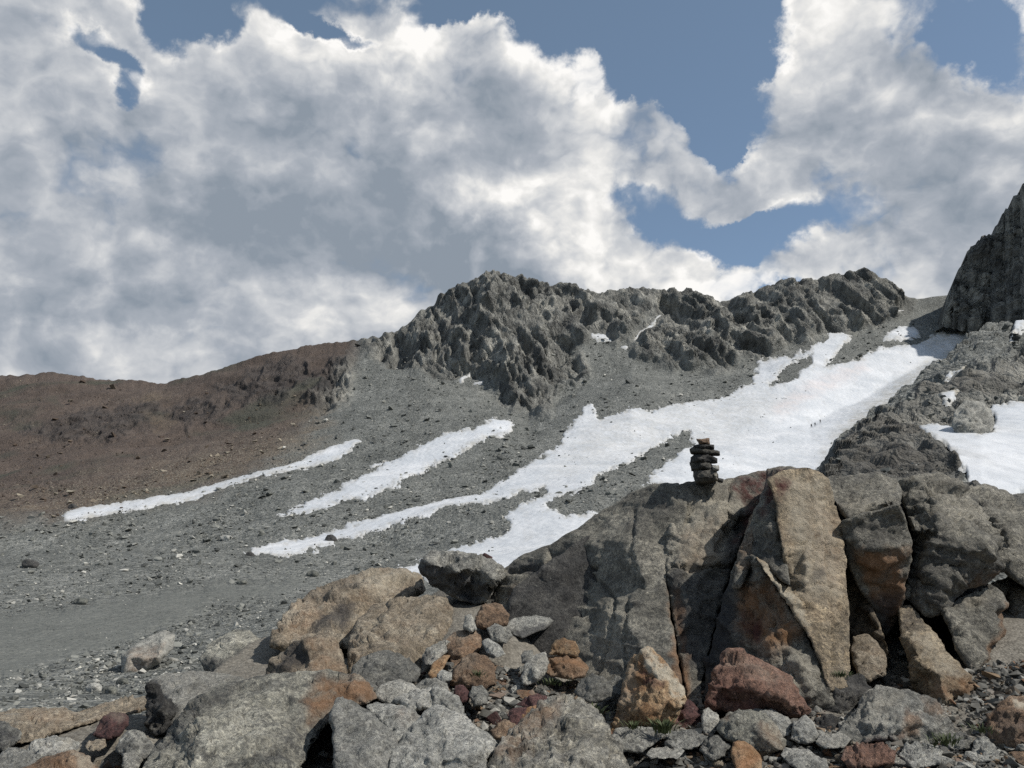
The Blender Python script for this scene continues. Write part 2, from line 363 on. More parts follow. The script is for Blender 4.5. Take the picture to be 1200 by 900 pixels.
def terrain_mat():
    m, t, b = principled('mountain_rock', .92)
    pos = t.add('ShaderNodeNewGeometry').outputs['Position']
    brown, cliff, silt, pale = t.attr('brown'), t.attr('cliff'), t.attr('silt'), t.attr('palespot')
    # crag
    n1 = t.noise(pos, .035, 9, .65, .6); n2 = t.noise(t.vm('MULTIPLY', pos, (1, .4, .4)), .16, 9, .72, .4)
    cl = t.ramp(t.rng(t.m('ADD', t.m('MULTIPLY', n1, .45), t.m('MULTIPLY', n2, .55)), (.41), .60, typ='LINEAR'),
                [(0, (.08, .081, .076)), (.45, (.185, .185, .168)), (.8, (.32, .315, .28)), (1, (.44, .43, .38))])
    # talus: fragments at three sizes
    def frag(sc):
        v = t.add('ShaderNodeTexVoronoi', {'Vector': pos, 'Scale': sc})
        return t.add('ShaderNodeSeparateColor', {0: v.outputs['Color']}).outputs[0], v.outputs['Distance']
    a, ad = frag(.9); a2, ad2 = frag(2.4); a3, ad3 = frag(6.5)
    fv = t.m('ADD', t.m('MULTIPLY', a, .35), t.m('ADD', t.m('MULTIPLY', a2, .35), t.m('MULTIPLY', a3, .3)))
    fv = t.m('ADD', fv, t.m('ADD', t.m('MULTIPLY', t.m('SUBTRACT', t.noise(pos, .05, 6, .6), .5), .6), t.m('MULTIPLY', t.m('SUBTRACT', t.noise(t.vm('MULTIPLY', pos, (1, .25, .25)), .22, 5, .6), .5), .5)))
    ta = t.ramp(fv, [(.12, (.060, .064, .059)), (.42, (.145, .151, .139)), (.72, (.235, .24, .22)), (.95, (.42, .42, .385))])
    c = t.mix(cliff, ta, cl)
    # brown hill
    bn = t.noise(pos, .03, 8, .62, .5)
    bf = t.m('ADD', t.m('MULTIPLY', bn, .55), t.m('MULTIPLY', fv, .45))
    bc = t.ramp(bf, [(.2, (.050, .040, .033)), (.45, (.092, .071, .058)), (.6, (.125, .097, .080)), (.85, (.20, .17, .135))])
    bc = t.mix(t.rng(t.noise(pos, .013, 5, .5, .8), .52, .64), bc, (.072, .072, .055))
    bcd = t.mix(cliff, bc, t.mix(t.rng(n2, .4, .6), (.032, .030, .030), (.085, .076, .070)))
    c = t.mix(brown, c, bcd)
    # ochre scree tone
    c = t.mix(t.m('MULTIPLY', t.attr('ochre'), t.rng(t.noise(pos, .05, 7, .6), .35, .65)), c, (.15, .118, .085))
    # pale blocks
    c = t.mix(t.m('MULTIPLY', pale, t.rng(a2, .72, .86)), c, (.25, .225, .18))
    # silt of the dried pond
    si = t.ramp(t.m('ADD', t.m('MULTIPLY', t.noise(pos, .3, 9, .7), .7), t.m('MULTIPLY', a3, .3)), [(.3, (.080, .085, .078)), (.6, (.125, .130, .119)), (.8, (.17, .172, .155))])
    si = t.mix(t.m('MULTIPLY', t.rng(a3, .8, .95), .3), si, (.16, .16, .14))
    c = t.mix(t.m('MULTIPLY', silt, .85), c, si)
    t.set(b.inputs['Base Color'], c)
    jp = t.vm('MULTIPLY', t.vm('ADD', pos, t.vm('SCALE', t.add('ShaderNodeTexNoise', {'Vector': pos, 'Scale': .12, 'Detail': 4}).outputs['Color'], 7.0)), (1, .4, .38))
    jt = t.rng(t.vor(jp, .16, 'DISTANCE_TO_EDGE'), 0, .12); jt2 = t.rng(t.vor(jp, .5, 'DISTANCE_TO_EDGE'), 0, .14)
    hc = t.m('ADD', t.m('MULTIPLY', n2, 5.0), t.m('ADD', t.m('MULTIPLY', t.noise(pos, .7, 6, .7), 1.6), t.m('ADD', t.m('MULTIPLY', jt, 1.6), t.m('MULTIPLY', jt2, .8))))
    ht = t.m('ADD', t.m('MULTIPLY', ad, -.9), t.m('ADD', t.m('MULTIPLY', ad2, -.5), t.m('MULTIPLY', ad3, -.25)))
    h = t.m('ADD', t.m('MULTIPLY', hc, cliff), t.m('MULTIPLY', ht, t.m('SUBTRACT', 1.0, t.m('MULTIPLY', silt, .75))))
    t.set(b.inputs['Normal'], t.add('ShaderNodeBump', {'Height': h, 'Strength': .85, 'Distance': 1.0}).outputs[0])
    return m
M['terrain'] = terrain_mat()

def snow_mat():
    m, t, b = principled('old_snow', .6)
    pos = t.add('ShaderNodeNewGeometry').outputs['Position']
    sc = t.attr('dist')     # metres, keeps the cups readable
    n = t.noise(pos, .06, 8, .6, .5); n2 = t.noise(pos, .9, 6, .7)
    c = t.mix(t.rng(n, .35, .7), (.47, .495, .52), (.60, .615, .63))
    c = t.mix(t.m('MULTIPLY', t.rng(n2, .5, .75), .30), c, (.50, .49, .46))
    c = t.mix(t.m('MULTIPLY', t.rng(t.noise(t.vm('MULTIPLY', pos, (.6, .12, .12)), .5, 7, .7, .6), .5, .72), .45), c, (.40, .40, .39))
    dirt = t.m('MULTIPLY', t.attr('dirt'), t.rng(t.noise(pos, .25, 9, .7), .3, .62))
    c = t.mix(dirt, c, (.30, .28, .23))
    c = t.mix(t.m('MULTIPLY', t.attr('pink'), t.rng(n, .3, .6)), c, (.52, .40, .36))
    t.set(b.inputs['Base Color'], c)
    v = t.vor(t.vm('ADD', pos, t.vm('SCALE', t.add('ShaderNodeTexNoise', {'Vector': pos, 'Scale': .4}).outputs['Color'], 1.5)), .55, 'SMOOTH_F1')
    h = t.m('ADD', t.m('MULTIPLY', v, .55), t.m('MULTIPLY', n2, .25))
    t.set(b.inputs['Normal'], t.add('ShaderNodeBump', {'Height': h, 'Strength': .55, 'Distance': 1.0}).outputs[0])
    return m
M['snow'] = snow_mat()

def tint_mat(name, cols, far=True):
    """stone scatter: every stone has its own value in the attribute tint"""
    m, t, b = principled(name, .9)
    ti = t.attr('tint')
    pos = t.add('ShaderNodeNewGeometry').outputs['Position']
    c = t.ramp(ti, cols)
    n = t.noise(pos, 1.2 if far else 25, 5, .65)
    c = t.mix(t.rng(n, .3, .7, typ='LINEAR'), t.mix(1.0, c, (.7, .7, .7), 'MULTIPLY'), t.mix(1.0, c, (1.25, 1.25, 1.22), 'MULTIPLY'))
    t.set(b.inputs['Base Color'], c)
    return m
M['scree'] = tint_mat('scree_stones', [(0, (.045, .048, .046)), (.4, (.125, .130, .120)), (.75, (.21, .213, .195)), (.9, (.31, .305, .28)), (1, (.44, .43, .39))])
M['bscree'] = tint_mat('brown_scree_stones', [(0, (.035, .026, .02)), (.5, (.075, .055, .042)), (.75, (.13, .105, .08)), (1, (.27, .24, .19))])
M['pebble'] = tint_mat('pebbles', [(0, (.045, .043, .038)), (.35, (.10, .098, .088)), (.6, (.15, .145, .13)), (.72, (.17, .12, .075)), (.8, (.13, .07, .04)), (.9, (.20, .195, .175)), (1, (.33, .32, .29))], False)

# ------------------------------------------------------------------ terrain of the cirque
def curve(pts):
    xs = [p[0] for p in pts]; A = np.array([p[1:] for p in pts], float)
    def f(x):
        return [np.interp(x, xs, A[:, k]) for k in range(A.shape[1])]
    return f
RIDGE = curve([(-500, 425, 620), (0, 443, 600), (60, 436, 600), (140, 445, 590), (190, 447, 580), (240, 435, 575), (300, 420, 570), (360, 407, 570), (430, 397, 575), (478, 386, 585), (492, 364, 590), (520, 350, 595), (545, 336, 600), (580, 327, 600), (600, 330, 600),
               (640, 336, 600), (670, 341, 600), (700, 347, 600), (730, 344, 605), (760, 346, 605), (800, 351, 605), (850, 357, 605), (880, 343, 600), (920, 337, 600), (945, 331, 600), (970, 327, 600), (1000, 320, 600), (1015, 318, 600), (1030, 323, 605), (1055, 341, 615), (1070, 350, 620), (1110, 346, 625), (1200, 345, 640), (1700, 320, 700)])
CBASE = curve([(-500, 520, 430), (0, 530, 430), (200, 520, 430), (350, 480, 460), (430, 460, 480), (500, 450, 480), (560, 455, 475), (620, 485, 440), (680, 455, 465), (740, 430, 490), (800, 440, 485), (860, 430, 500), (900, 421, 515), (950, 398, 540), (1000, 388, 555), (1050, 372, 580), (1080, 366, 600), (1200, 365, 610), (1700, 350, 660)])
MID = curve([(-500, 605, 290), (0, 600, 290), (200, 580, 300), (400, 540, 330), (500, 545, 310), (600, 545, 290), (700, 535, 300), (800, 515, 330), (900, 508, 350), (950, 498, 378), (1000, 475, 420), (1100, 420, 510), (1200, 405, 530), (1700, 380, 560)])
TFOOT = curve([(-500, 650, 215), (0, 642, 215), (200, 638, 215), (400, 636, 195), (500, 640, 175), (650, 640, 155), (700, 630, 160), (800, 605, 185), (900, 590, 220), (1000, 560, 260), (1200, 540, 290), (1700, 520, 320)])
BFAR = curve([(-500, 705, 112), (0, 697, 112), (200, 683, 125), (330, 676, 135), (400, 675, 135), (600, 690, 110), (1700, 690, 110)])
BNEAR = curve([(-500, 790, 57), (0, 778, 60), (200, 750, 72), (330, 712, 96), (400, 705, 100), (600, 735, 80), (1700, 735, 80)])
def D_A(x, y):
    """depth of the cirque surface for picture point; inverse depth is linear between the level curves"""
    L = [RIDGE(x), CBASE(x), MID(x), TFOOT(x), BFAR(x), BNEAR(x)]
    one = np.ones_like(np.asarray(x, float))
    L += [[815 * one, 36 * one], [845 * one, 15 * one], [1100 * one, 10.5 * one]]
    y = np.asarray(y, float); out = 1.0 / L[0][1]
    for a, b in zip(L[:-1], L[1:]):
        t = (y - a[0]) / (b[0] - a[0])
        seg = (1 - t) / a[1] + t / b[1]
        out = np.where(y >= a[0], seg, out)
    return 1.0 / out
CRAGS = [[(425, 398), (470, 385), (490, 358), (545, 330), (580, 315), (640, 325), (700, 335), (765, 335), (765, 365), (745, 385), (722, 402), (705, 388), (690, 400), (672, 398), (690, 440), (675, 450), (655, 447), (642, 480), (625, 487), (603, 482), (580, 445), (520, 442), (480, 430), (455, 428), (430, 415)],
         [(750, 335), (850, 345), (915, 325), (1015, 305), (1068, 348), (1045, 375), (1000, 388), (950, 397), (890, 422), (862, 418), (850, 437), (790, 432), (745, 415), (738, 395), (765, 370)],
         [(360, 470), (385, 425), (405, 422), (417, 445), (405, 470), (375, 482)]]
BANDS = [[(25, 505), (100, 482), (185, 472), (190, 490), (140, 512), (60, 517)], [(252, 452), (300, 430), (355, 420), (372, 440), (330, 468), (275, 478)], [(190, 480), (250, 465), (270, 480), (215, 500)]]
STRIP = [(60, 608), (110, 590), (215, 574), (330, 543), (424, 508), (424, 522), (395, 543), (300, 566), (190, 598), (75, 616)]
SMALL = [[(741, 402), (744, 393), (762, 380), (774, 365), (777, 368), (766, 382), (750, 392), (746, 401)], [(693, 391), (712, 390), (717, 400), (702, 402), (694, 397)], [(728, 405), (737, 407), (734, 411), (728, 409)], [(536, 448), (540, 442), (550, 437), (549, 444), (540, 451)], [(556, 447), (568, 444), (566, 450), (558, 451)], [(1031, 400), (1053, 381), (1070, 384), (1082, 396), (1070, 401)], [(1047, 364), (1061, 362), (1059, 366), (1049, 368)]]
def masks_A(x, y):
    wx = x + 10 * fbm(np.stack([x / 24, y / 24, 0 * x + 3], -1), 4); wy = y + 8 * fbm(np.stack([x / 24, y / 24, 0 * x + 9], -1), 4)
    cliff = 0 * x
    for p in CRAGS: cliff = np.maximum(cliff, sstep(poly_sd(p, wx, wy), -9, 9))
    band = 0 * x
    for p in BANDS: band = np.maximum(band, .75 * sstep(poly_sd(p, wx, wy), -6, 6))
    brown = sstep(poly_sd([(-900, 300), (395, 300), (420, 400), (390, 450), (350, 500), (300, 548), (200, 580), (70, 606), (-900, 625)], wx, wy), -22, 14)
    ochre = sstep(poly_sd([(350, 470), (395, 475), (385, 520), (300, 555), (225, 572), (170, 585), (60, 603), (-50, 622), (-50, 590), (130, 570), (240, 535), (330, 510)], wx, wy), -20, 22) * .75
    ochre = np.maximum(ochre, .8 * sstep(poly_sd([(160, 470), (200, 462), (205, 500), (185, 505)], wx, wy), -8, 5))
    silt = sstep(poly_sd([(-400, 760), (-100, 728), (60, 712), (120, 700), (190, 690), (260, 684), (350, 678), (390, 684), (320, 700), (250, 705), (235, 722), (190, 738), (140, 758), (60, 782), (0, 800), (-400, 840)], x + (wx - x) * 1.5, y + (wy - y) * .8), -10, 13)
    pale = sstep(poly_sd([(130, 560), (250, 520), (330, 505), (390, 500), (380, 530), (280, 560), (180, 588), (60, 610), (0, 615), (0, 590)], wx, wy), -25, 25)
    return cliff, band, brown, ochre, silt, pale
def smooth_A(p):
    """gentle undulation shared by rock, talus and snow"""
    d = p[..., 1:2]
    k = sstep(p[..., 1], 90, 220)
    return 1.6 * k * fbm(p / 45.0, 3) + .12 * (1 - k) * fbm(p / 6.0, 3)
def talus_disp(p):
    far = sstep(p[..., 1], 100, 260)
    return (.14 + .5 * far) * (ridged(p / (3.2 + 3 * far[..., None]), 3) * .6 - .3)
def build_A():
    xs = np.concatenate([np.arange(-420, -2, 7.0), np.arange(0, 1201, 1.55), np.arange(1207, 1620, 7.0)])
    yr = RIDGE(xs)[0]
    # rows: dense down to the near pond edge
    t = np.concatenate([np.linspace(0, 1, 300)])
    R = []
    for tt in t: R.append(yr + (700 - yr) * tt)
    for yy in np.concatenate([np.arange(703, 860, 2.4), [900, 1000, 1100]]): R.append(0 * xs + yy)
    Y = np.array(R); X = np.broadcast_to(xs, Y.shape)
    d = D_A(X, Y); p = P(X, Y, d)
    cliff, band, brown, ochre, silt, pale = masks_A(X, Y)
    p[..., 2] += smooth_A(p)
    V = p.reshape(-1, 3); Fq = grid_faces(*Y.shape)[:, ::-1]
    N = vnormals(V, Fq).reshape(p.shape); N = np.where((N[..., 2:3] < 0), -N, N)
    cb = np.maximum(cliff, band)
    # crag relief: big buttresses, gullies, blocky faces
    q = p * (1, 1, .55)
    q = q + 4 * np.stack([fbm(p / 40 + k * 9, 3) for k in range(3)], -1)
    tilt = np.stack([q[..., 0] + .45 * p[..., 2], q[..., 1], q[..., 2] - .3 * p[..., 0]], -1)
    but = ridged(tilt / (62, 190, 150), 4, .55)
    F1, F2, F3 = facet(tilt / (26, 60, 60), 0, 26), facet(tilt / (11, 24, 26), 9, 26), facet(tilt / (5, 8, 9), 21, 20)
    smallsnow = 0 * X
    for sp in SMALL: smallsnow = np.maximum(smallsnow, sstep(poly_sd(sp, X, Y), -7, 1))
    rib = ridged(tilt / (19, 90, 90), 5, .6); rib2 = ridged(tilt / (6.5, 30, 26), 4, .6)
    led = ridged(np.stack([(q[..., 2] - .5 * q[..., 0]) / 8.5, q[..., 0] / 70, q[..., 1] / 70], -1), 4, .6)
    vary = .30 + 1.1 * sstep(fbm(q / (34, 80, 70) + 5, 3), -.35, .45)      # smooth slabs next to shattered rock
    disp = cliff * (7.5 * but + 9.0 * F1 + 4.6 * rib + vary * (1.6 * F2 + 1.7 * F3 + 2.1 * rib2 + 1.6 * led) - 13.0) * (1 - smallsnow)
    disp = disp + band * (1 - cliff) * (3.5 * F2 + 2.4 * F3 + 1.8 * ridged(q / 14, 4) - 1.5)
    # talus
    disp = disp + (1 - cb) * (1 - silt) * talus_disp(p)
    disp = disp + (1 - cb) * brown * 3.0 * fbm(p / 38, 5) * sstep(-poly_sd(STRIP, X, Y), 0, 30)
    # taper crag relief at the foot so that it grows out of the scree
    sky = np.exp(-(Y - yr) / 6.0)
    disp = disp * (1 - .45 * sky)
    jag = cliff * 3.2 * (ridged(np.stack([X / 16, 0 * X + 2, 0 * X], -1), 4) * .55)
    jagr = sstep(X, 440, 500)
    dirv = N * .25 * (1, 1, .6) + np.array((.12, -.70, .38))
    dirv = np.where(cb[..., None] > .02, dirv, N)
    p = p + dirv * disp[..., None]
    p[..., 2] += np.exp(-(Y - yr) / 14.0) * jagr * jag
    p[..., 2] += np.exp(-(Y - yr) / 10.0) * (1 - jagr) * 1.2 * fbm(np.stack([X / 9, 0 * X, 0 * X], -1), 4)
    # the back of the ridge
    back = []
    for dd, dz in ((6, -5), (30, -35), (160, -170)):
        b = p[0].copy(); b[:, 1] += dd; b[:, 2] += dz; back.append(b)
    p = np.concatenate([np.array(back[::-1]), p]); z = 3
    att = {}
    for nme, a in (('cliff', np.maximum(cliff, band * .9)), ('brown', brown), ('ochre', ochre), ('silt', silt), ('palespot', pale)):
        att[nme] = np.concatenate([np.repeat(a[:1], z, 0), a]).ravel()
    me = mesh_from('mountain', p.reshape(-1, 3), grid_faces(p.shape[0], p.shape[1])[:, ::-1], True, att)
    o = link('mountain', me, M['terrain']); tag(o, kind='structure'); return o
build_A()
print('A', time.time() - T0)
# valley floor far below everything, out to the horizon
def build_floor():
    n = 48; r = np.array([0, 30, 120, 600, 2500, 9000.0]); a = np.linspace(0, 2 * np.pi, n)
    V = np.stack([np.outer(r, np.cos(a)), np.outer(r, np.sin(a)), 0 * np.outer(r, a) - 14 - .012 * r[:, None]], -1)
    V[..., 2] = np.maximum(V[..., 2], -60)
    me = mesh_from('ground', V.reshape(-1, 3), grid_faces(len(r), n), True)
    tag(link('valley_floor', me, M['terrain']), kind='structure')
build_floor()

# right peak
PEAK = curve([(1104, 386), (1108, 368), (1112, 350), (1118, 331), (1128, 311), (1140, 293), (1152, 285), (1163, 277), (1172, 262), (1182, 248), (1190, 236), (1200, 222), (1240, 180), (1320, 110), (1500, 20), (1700, -60)])
def build_peak():
    xs = np.concatenate([np.arange(1104, 1230, 1.3), np.arange(1234, 1700, 8.0)])
    top = PEAK(xs)[0]; bot = np.maximum(top + 3, np.interp(xs, [1100, 1120, 1150, 1200, 1260], [384, 388, 393, 412, 430]))
    bot = bot + 5 * fbm(np.stack([xs / 14, 0 * xs, 0 * xs + 3], -1), 4)
    t = np.linspace(0, 1, 190)[:, None]
    Y = top + (bot - top) * t; X = np.broadcast_to(xs, Y.shape)
    d = D_A(X, np.broadcast_to(bot, Y.shape)) - 14 + (bot - Y) * .28
    p = P(X, Y, d)
    V = p.reshape(-1, 3); Fq = grid_faces(*Y.shape)[:, ::-1]
    N = vnormals(V, Fq).reshape(p.shape)
    q = p + 4 * np.stack([fbm(p / 40 + k * 9, 3) for k in range(3)], -1)
    tilt = np.stack([q[..., 0] + .5 * p[..., 2], q[..., 1], q[..., 2] * .6 - .35 * p[..., 0]], -1)
    but = ridged(tilt / (50, 150, 110), 4, .55)
    disp = 6 * but + 3.0 * ridged(tilt / (16, 80, 55), 5, .6) + 1.8 * ridged(tilt / (6, 30, 18), 4, .6) + 8 * facet(tilt / (24, 60, 38), 2, 30) + 5 * facet(tilt / (10, 24, 15), 7, 30) + 2.6 * facet(tilt / (4, 4, 7), 11) + 1.0 * ridged(tilt / 5, 4)
    disp -= 5.0
    disp *= sstep(bot - Y, -2, 10) * .8 + .2
    disp *= .4 + .6 * sstep(Y - top, 0, 12)
    p = p + (N * .3 + np.array((-.15, -.7, .3))) * disp[..., None]
    jag = ridged(np.stack([X / 11, 0 * X + 5, 0 * X], -1), 4) * 2.4
    p[..., 2] += np.exp(-(Y - top) / 12) * jag
    back = [p[0] + (4, 25, -14), p[0] + (40, 160, -120)]
    # left flank going back
    p = np.concatenate([np.array(back[::-1]), p])
    left = [p[:, :1] + (-6 + 3 * k, 12 + 28 * k, -3 - 16 * k) for k in (0, 1, 2)]
    p = np.concatenate([np.concatenate(left[::-1], 1), p], 1)
    cl = np.ones(p.shape[:2])
    me = mesh_from('rock_peak', p.reshape(-1, 3), grid_faces(*p.shape[:2])[:, ::-1], True, {'cliff': cl.ravel()})
    tag(link('rock_peak', me, M['peak']), kind='structure')
M['peak'] = M['terrain']
build_peak()

# near right bedrock rib with moraine
RTOP = curve([(860, 640, 14), (895, 600, 30), (925, 572, 46), (950, 556, 54), (968, 540, 60), (985, 512, 67), (1005, 498, 75), (1025, 482, 84), (1047, 462, 95), (1078, 436, 112), (1109, 415, 130), (1130, 398, 142), (1150, 386, 152), (1175, 380, 160), (1200, 374, 168), (1300, 350, 175), (1700, 260, 190)])
RM1 = curve([(860, 650, 13), (895, 615, 22), (925, 592, 32), (968, 565, 42), (1005, 545, 50), (1050, 520, 60), (1100, 490, 70), (1150, 470, 80), (1200, 460, 84), (1700, 400, 95)])
RM2 = curve([(860, 660, 12.5), (925, 615, 20), (968, 596, 26), (1005, 585, 32), (1050, 575, 38), (1100, 570, 42), (1150, 580, 40), (1200, 585, 40), (1700, 590, 45)])
def D_R(x, y):
    one = np.ones_like(np.asarray(x, float))
    L = [RTOP(x), RM1(x), RM2(x), [690 * one, 12 * one]]
    y = np.asarray(y, float); out = 1.0 / L[0][1]
    for a, b in zip(L[:-1], L[1:]):
        t = (y - a[0]) / (b[0] - a[0] + 1e-6); out = np.where(y >= a[0], (1 - t) / a[1] + t / b[1], out)
    return 1.0 / out
KNOB = [[(965, 555), (985, 520), (1020, 495), (1050, 480), (1085, 490), (1100, 520), (1125, 550), (1120, 565), (1060, 600), (960, 600)],
        [(1050, 480), (1075, 455), (1110, 440), (1160, 430), (1215, 410), (1215, 470), (1165, 480), (1120, 500), (1085, 495)], [(1120, 575), (1230, 560), (1230, 640), (1100, 640)]]
RSNOW = [[(1076, 498), (1096, 494), (1118, 500), (1128, 508), (1150, 513), (1164, 505), (1163, 476), (1200, 471), (1260, 465), (1260, 600), (1200, 579), (1171, 581), (1136, 569), (1127, 551), (1118, 534), (1091, 520)],
         [(1104, 443), (1112, 435), (1133, 427), (1128, 433), (1112, 442)], [(1094, 459), (1122, 452), (1120, 466), (1118, 472), (1107, 475)], [(1183, 401), (1189, 374), (1205, 369), (1240, 365), (1240, 400), (1205, 385)], [(1166, 413), (1176, 408), (1172, 414)]]
def R_base(X, Y):
    p = P(X, Y, D_R(X, Y)); k = p[..., 1] / 60
    p[..., 2] += .5 * np.clip(k, .1, 3) * fbm(p / 22, 3); return p
def build_rib():
    xs = np.concatenate([np.arange(860, 1225, 1.5), np.arange(1229, 1700, 9.0)])
    top = RTOP(xs)[0]; t = np.linspace(0, 1, 290)[:, None]
    Y = top + (690 - top) * t; X = np.broadcast_to(xs, Y.shape)
    p = R_base(X, Y)
    N = vnormals(p.reshape(-1, 3), grid_faces(*Y.shape)[:, ::-1]).reshape(p.shape)
    wx = X + 7 * fbm(np.stack([X / 18, Y / 18, 0 * X + 1], -1), 3); wy = Y + 7 * fbm(np.stack([X / 18, Y / 18, 0 * X + 7], -1), 3)
    cl = 0 * X
    for k in KNOB: cl = np.maximum(cl, sstep(poly_sd(k, wx, wy), -6, 6))
    sn = 0 * X - 99
    for k in RSNOW: sn = np.maximum(sn, poly_sd(k, X, Y))
    snk = sstep(sn, -6, 4)
    S = np.clip(p[..., 1:2] / 100, .25, 3.5)            # feature size grows with distance only through coordinates in metres
    tilt = np.stack([p[..., 0] + .4 * p[..., 2], p[..., 1] * .6, p[..., 2] * 1.1 - .4 * p[..., 0]], -1)
    # two fixed scales, near and far, blended by depth
    def kit(a):
        return a * (.40 * facet(tilt / (a * 1.3, a * 1.3, a) + .1 * fbm(tilt / a, 2)[..., None], 3, 22) + .26 * facet(tilt / (a * .5), 8, 22) + .06 * facet(tilt / (a * .22), 5, 18) + .04 * ridged(tilt / (a * .6), 3))
    w1 = 1 - sstep(p[..., 1], 30, 60); w3 = sstep(p[..., 1], 75, 120)
    dk = kit(1.6) * w1 + kit(3.0) * (1 - w1) * (1 - w3) + kit(4.8) * w3
    disp = (cl * 1.0 + (1 - cl) * .6) * dk * (1 - .8 * snk)
    N = N + np.array((0, -.6, .6)); N /= np.linalg.norm(N, axis=-1, keepdims=True)
    p = p + N * disp[..., None]
    p[..., 2] -= snk * .25 * np.clip(p[..., 1] / 60, .3, 3)
    back = [p[0] + (0, 6, -5), p[0] + (-4, 40, -40)]
    p = np.concatenate([np.array(back[::-1]), p]); cl = np.concatenate([cl[:2], cl])
    me = mesh_from('bedrock_rib', p.reshape(-1, 3), grid_faces(*p.shape[:2])[:, ::-1], True, {'cliff': cl.ravel() * .8, 'ochre': cl.ravel() * .25})
    tag(link('bedrock_rib', me, M['terrain']), kind='structure')
build_rib()
print('rib', time.time() - T0)

# ------------------------------------------------------------------ snow
def snow_patch(label, polys, holes, base, und, group=None, step=1.5, kk=1.0, rag=1.0, name='snow_patch'):
    A = np.concatenate([np.array(p) for p in polys])
    xs = np.arange(A[:, 0].min() - 6, A[:, 0].max() + 6, step); ys = np.arange(A[:, 1].min() - 6, A[:, 1].max() + 6, step * .8)
    X, Y = np.meshgrid(xs, ys)
    z0 = 0 * X
    w1 = fbm(np.stack([X / 14, Y / 9, z0], -1), 5, .6); w2 = fbm(np.stack([X / 14, Y / 9, z0 + 5], -1), 5, .6)
    w3 = perlin(np.stack([X / 3.1, Y / 2.4, z0 + 8], -1))
    wx = X + 6.0 * rag * w1 + 3.2 * w3 * rag; wy = Y + 3.8 * rag * w2 + 1.6 * w3 * rag
    sd = np.full(X.shape, -99.0)
    for p in polys: sd = np.maximum(sd, poly_sd(p, wx, wy))
    for h in holes: sd = np.minimum(sd, -poly_sd(h, wx, wy))
    p = base(X, Y)
    keep = sd > -2.2
    fk = keep[:-1, :-1] & keep[1:, 1:] & keep[:-1, 1:] & keep[1:, :-1]
    thick = kk * .6 * np.clip(p[..., 1] / 300, .12, 2)
    lift = thick * (1.9 * sstep(sd, -2.2, 3.5) - .9)
    p[..., 2] += lift + .25 * thick * fbm(p / 7, 4)
    # small noise stones sink
    pol = poly_sd([(1090, 400), (1149, 387), (1109, 418), (1047, 462), (1020, 484), (989, 507), (971, 538), (1010, 540), (1180, 400)], wx, wy)
    dirt = .75 * sstep(sd, 7, 0) + .75 * sstep(pol, -20, 4)
    dirt = np.maximum(dirt, .30 * sstep(poly_sd([(700, 480), (880, 455), (930, 470), (860, 520), (720, 540), (640, 560)], wx, wy), -20, 20))
    pink = .3 * sstep(poly_sd([(905, 480), (950, 450), (1010, 425), (1015, 432), (960, 462), (915, 490)], wx, wy), -9, 6)
    V, Fq, at = compact(p.reshape(-1, 3), grid_faces(*X.shape, keep=fk), {'dirt': dirt.ravel(), 'pink': pink.ravel()})
    me = mesh_from(name, V, Fq, True, at)
    # origin at the patch
    c = V.mean(0); me.transform(Matrix.Translation(Vector(-c)))
    o = link(name, me, M['snow'], loc=Vector(c)); tag(o, label, 'snow', group)
    return o
def baseA(X, Y):
    p = P(X, Y, D_A(X, Y)); p[..., 2] += smooth_A(p); return p
snow_patch('long thin snow strip at the foot of the brown hillside', [[(68, 607), (90, 597), (110, 594), (170, 586), (215, 578), (270, 562), (330, 547), (380, 527), (420, 511), (424, 518), (412, 530), (395, 541), (350, 552), (300, 563), (240, 582), (190, 594), (150, 601), (110, 607), (80, 613)]], [], baseA, None, rag=.35)
snow_patch('short broken scrap of snow between the thin strip and the broader tongue', [[(424, 548), (440, 541), (456, 538), (452, 543), (438, 549)], [(408, 552), (420, 549), (416, 554)]], [], baseA, None)
snow_patch('broad tapering snow tongue rising to a blunt end below the crag', [[(322, 605), (350, 592), (380, 577), (420, 557), (450, 544), (490, 525), (530, 507), (560, 500), (580, 488), (604, 497), (600, 508), (585, 516), (560, 523), (535, 536), (515, 544), (490, 557), (460, 572), (430, 583), (400, 590), (380, 598), (350, 606), (330, 608)]], [], baseA, None)
MAIN = [[(640, 560), (650, 525), (668, 500), (686, 474), (697, 473), (703, 490), (715, 486), (740, 479), (770, 481), (800, 474), (850, 464), (882, 448), (887, 422), (927, 417), (949, 408), (962, 394), (1007, 387), (968, 429), (1009, 418), (1029, 404), (1073, 404), (1100, 391), (1149, 387), (1175, 392), (1130, 430), (1075, 470), (1040, 505), (1010, 540), (1000, 600), (700, 640), (600, 640)],
        [(284, 650), (320, 638), (370, 628), (420, 611), (470, 596), (520, 584), (562, 577), (600, 552), (645, 525), (700, 540), (640, 590), (600, 588), (545, 597), (510, 605), (495, 612), (470, 616), (430, 629), (390, 640), (350, 652), (300, 654)],
        [(450, 672), (480, 662), (500, 651), (550, 634), (593, 622), (592, 598), (640, 560), (720, 560), (760, 580), (700, 640), (590, 680), (550, 690)],
        ]
HOL = [[(806, 507), (812, 520), (776, 547), (762, 562), (752, 574), (740, 583), (722, 590), (708, 598), (690, 602), (655, 603), (640, 596), (655, 586), (690, 574), (703, 559), (730, 545), (760, 531), (788, 512)],
       [(902, 454), (915, 440), (930, 427), (951, 417), (948, 430), (925, 447)], [(700, 606), (730, 594), (745, 590), (758, 572), (790, 572), (790, 640), (690, 640)],
       [(592, 594), (600, 580), (640, 573), (636, 583), (615, 592), (600, 600)]]
snow_patch('largest snowfield sweeping down from the col behind the stacked cairn', MAIN, HOL, baseA, None, name='snowfield')
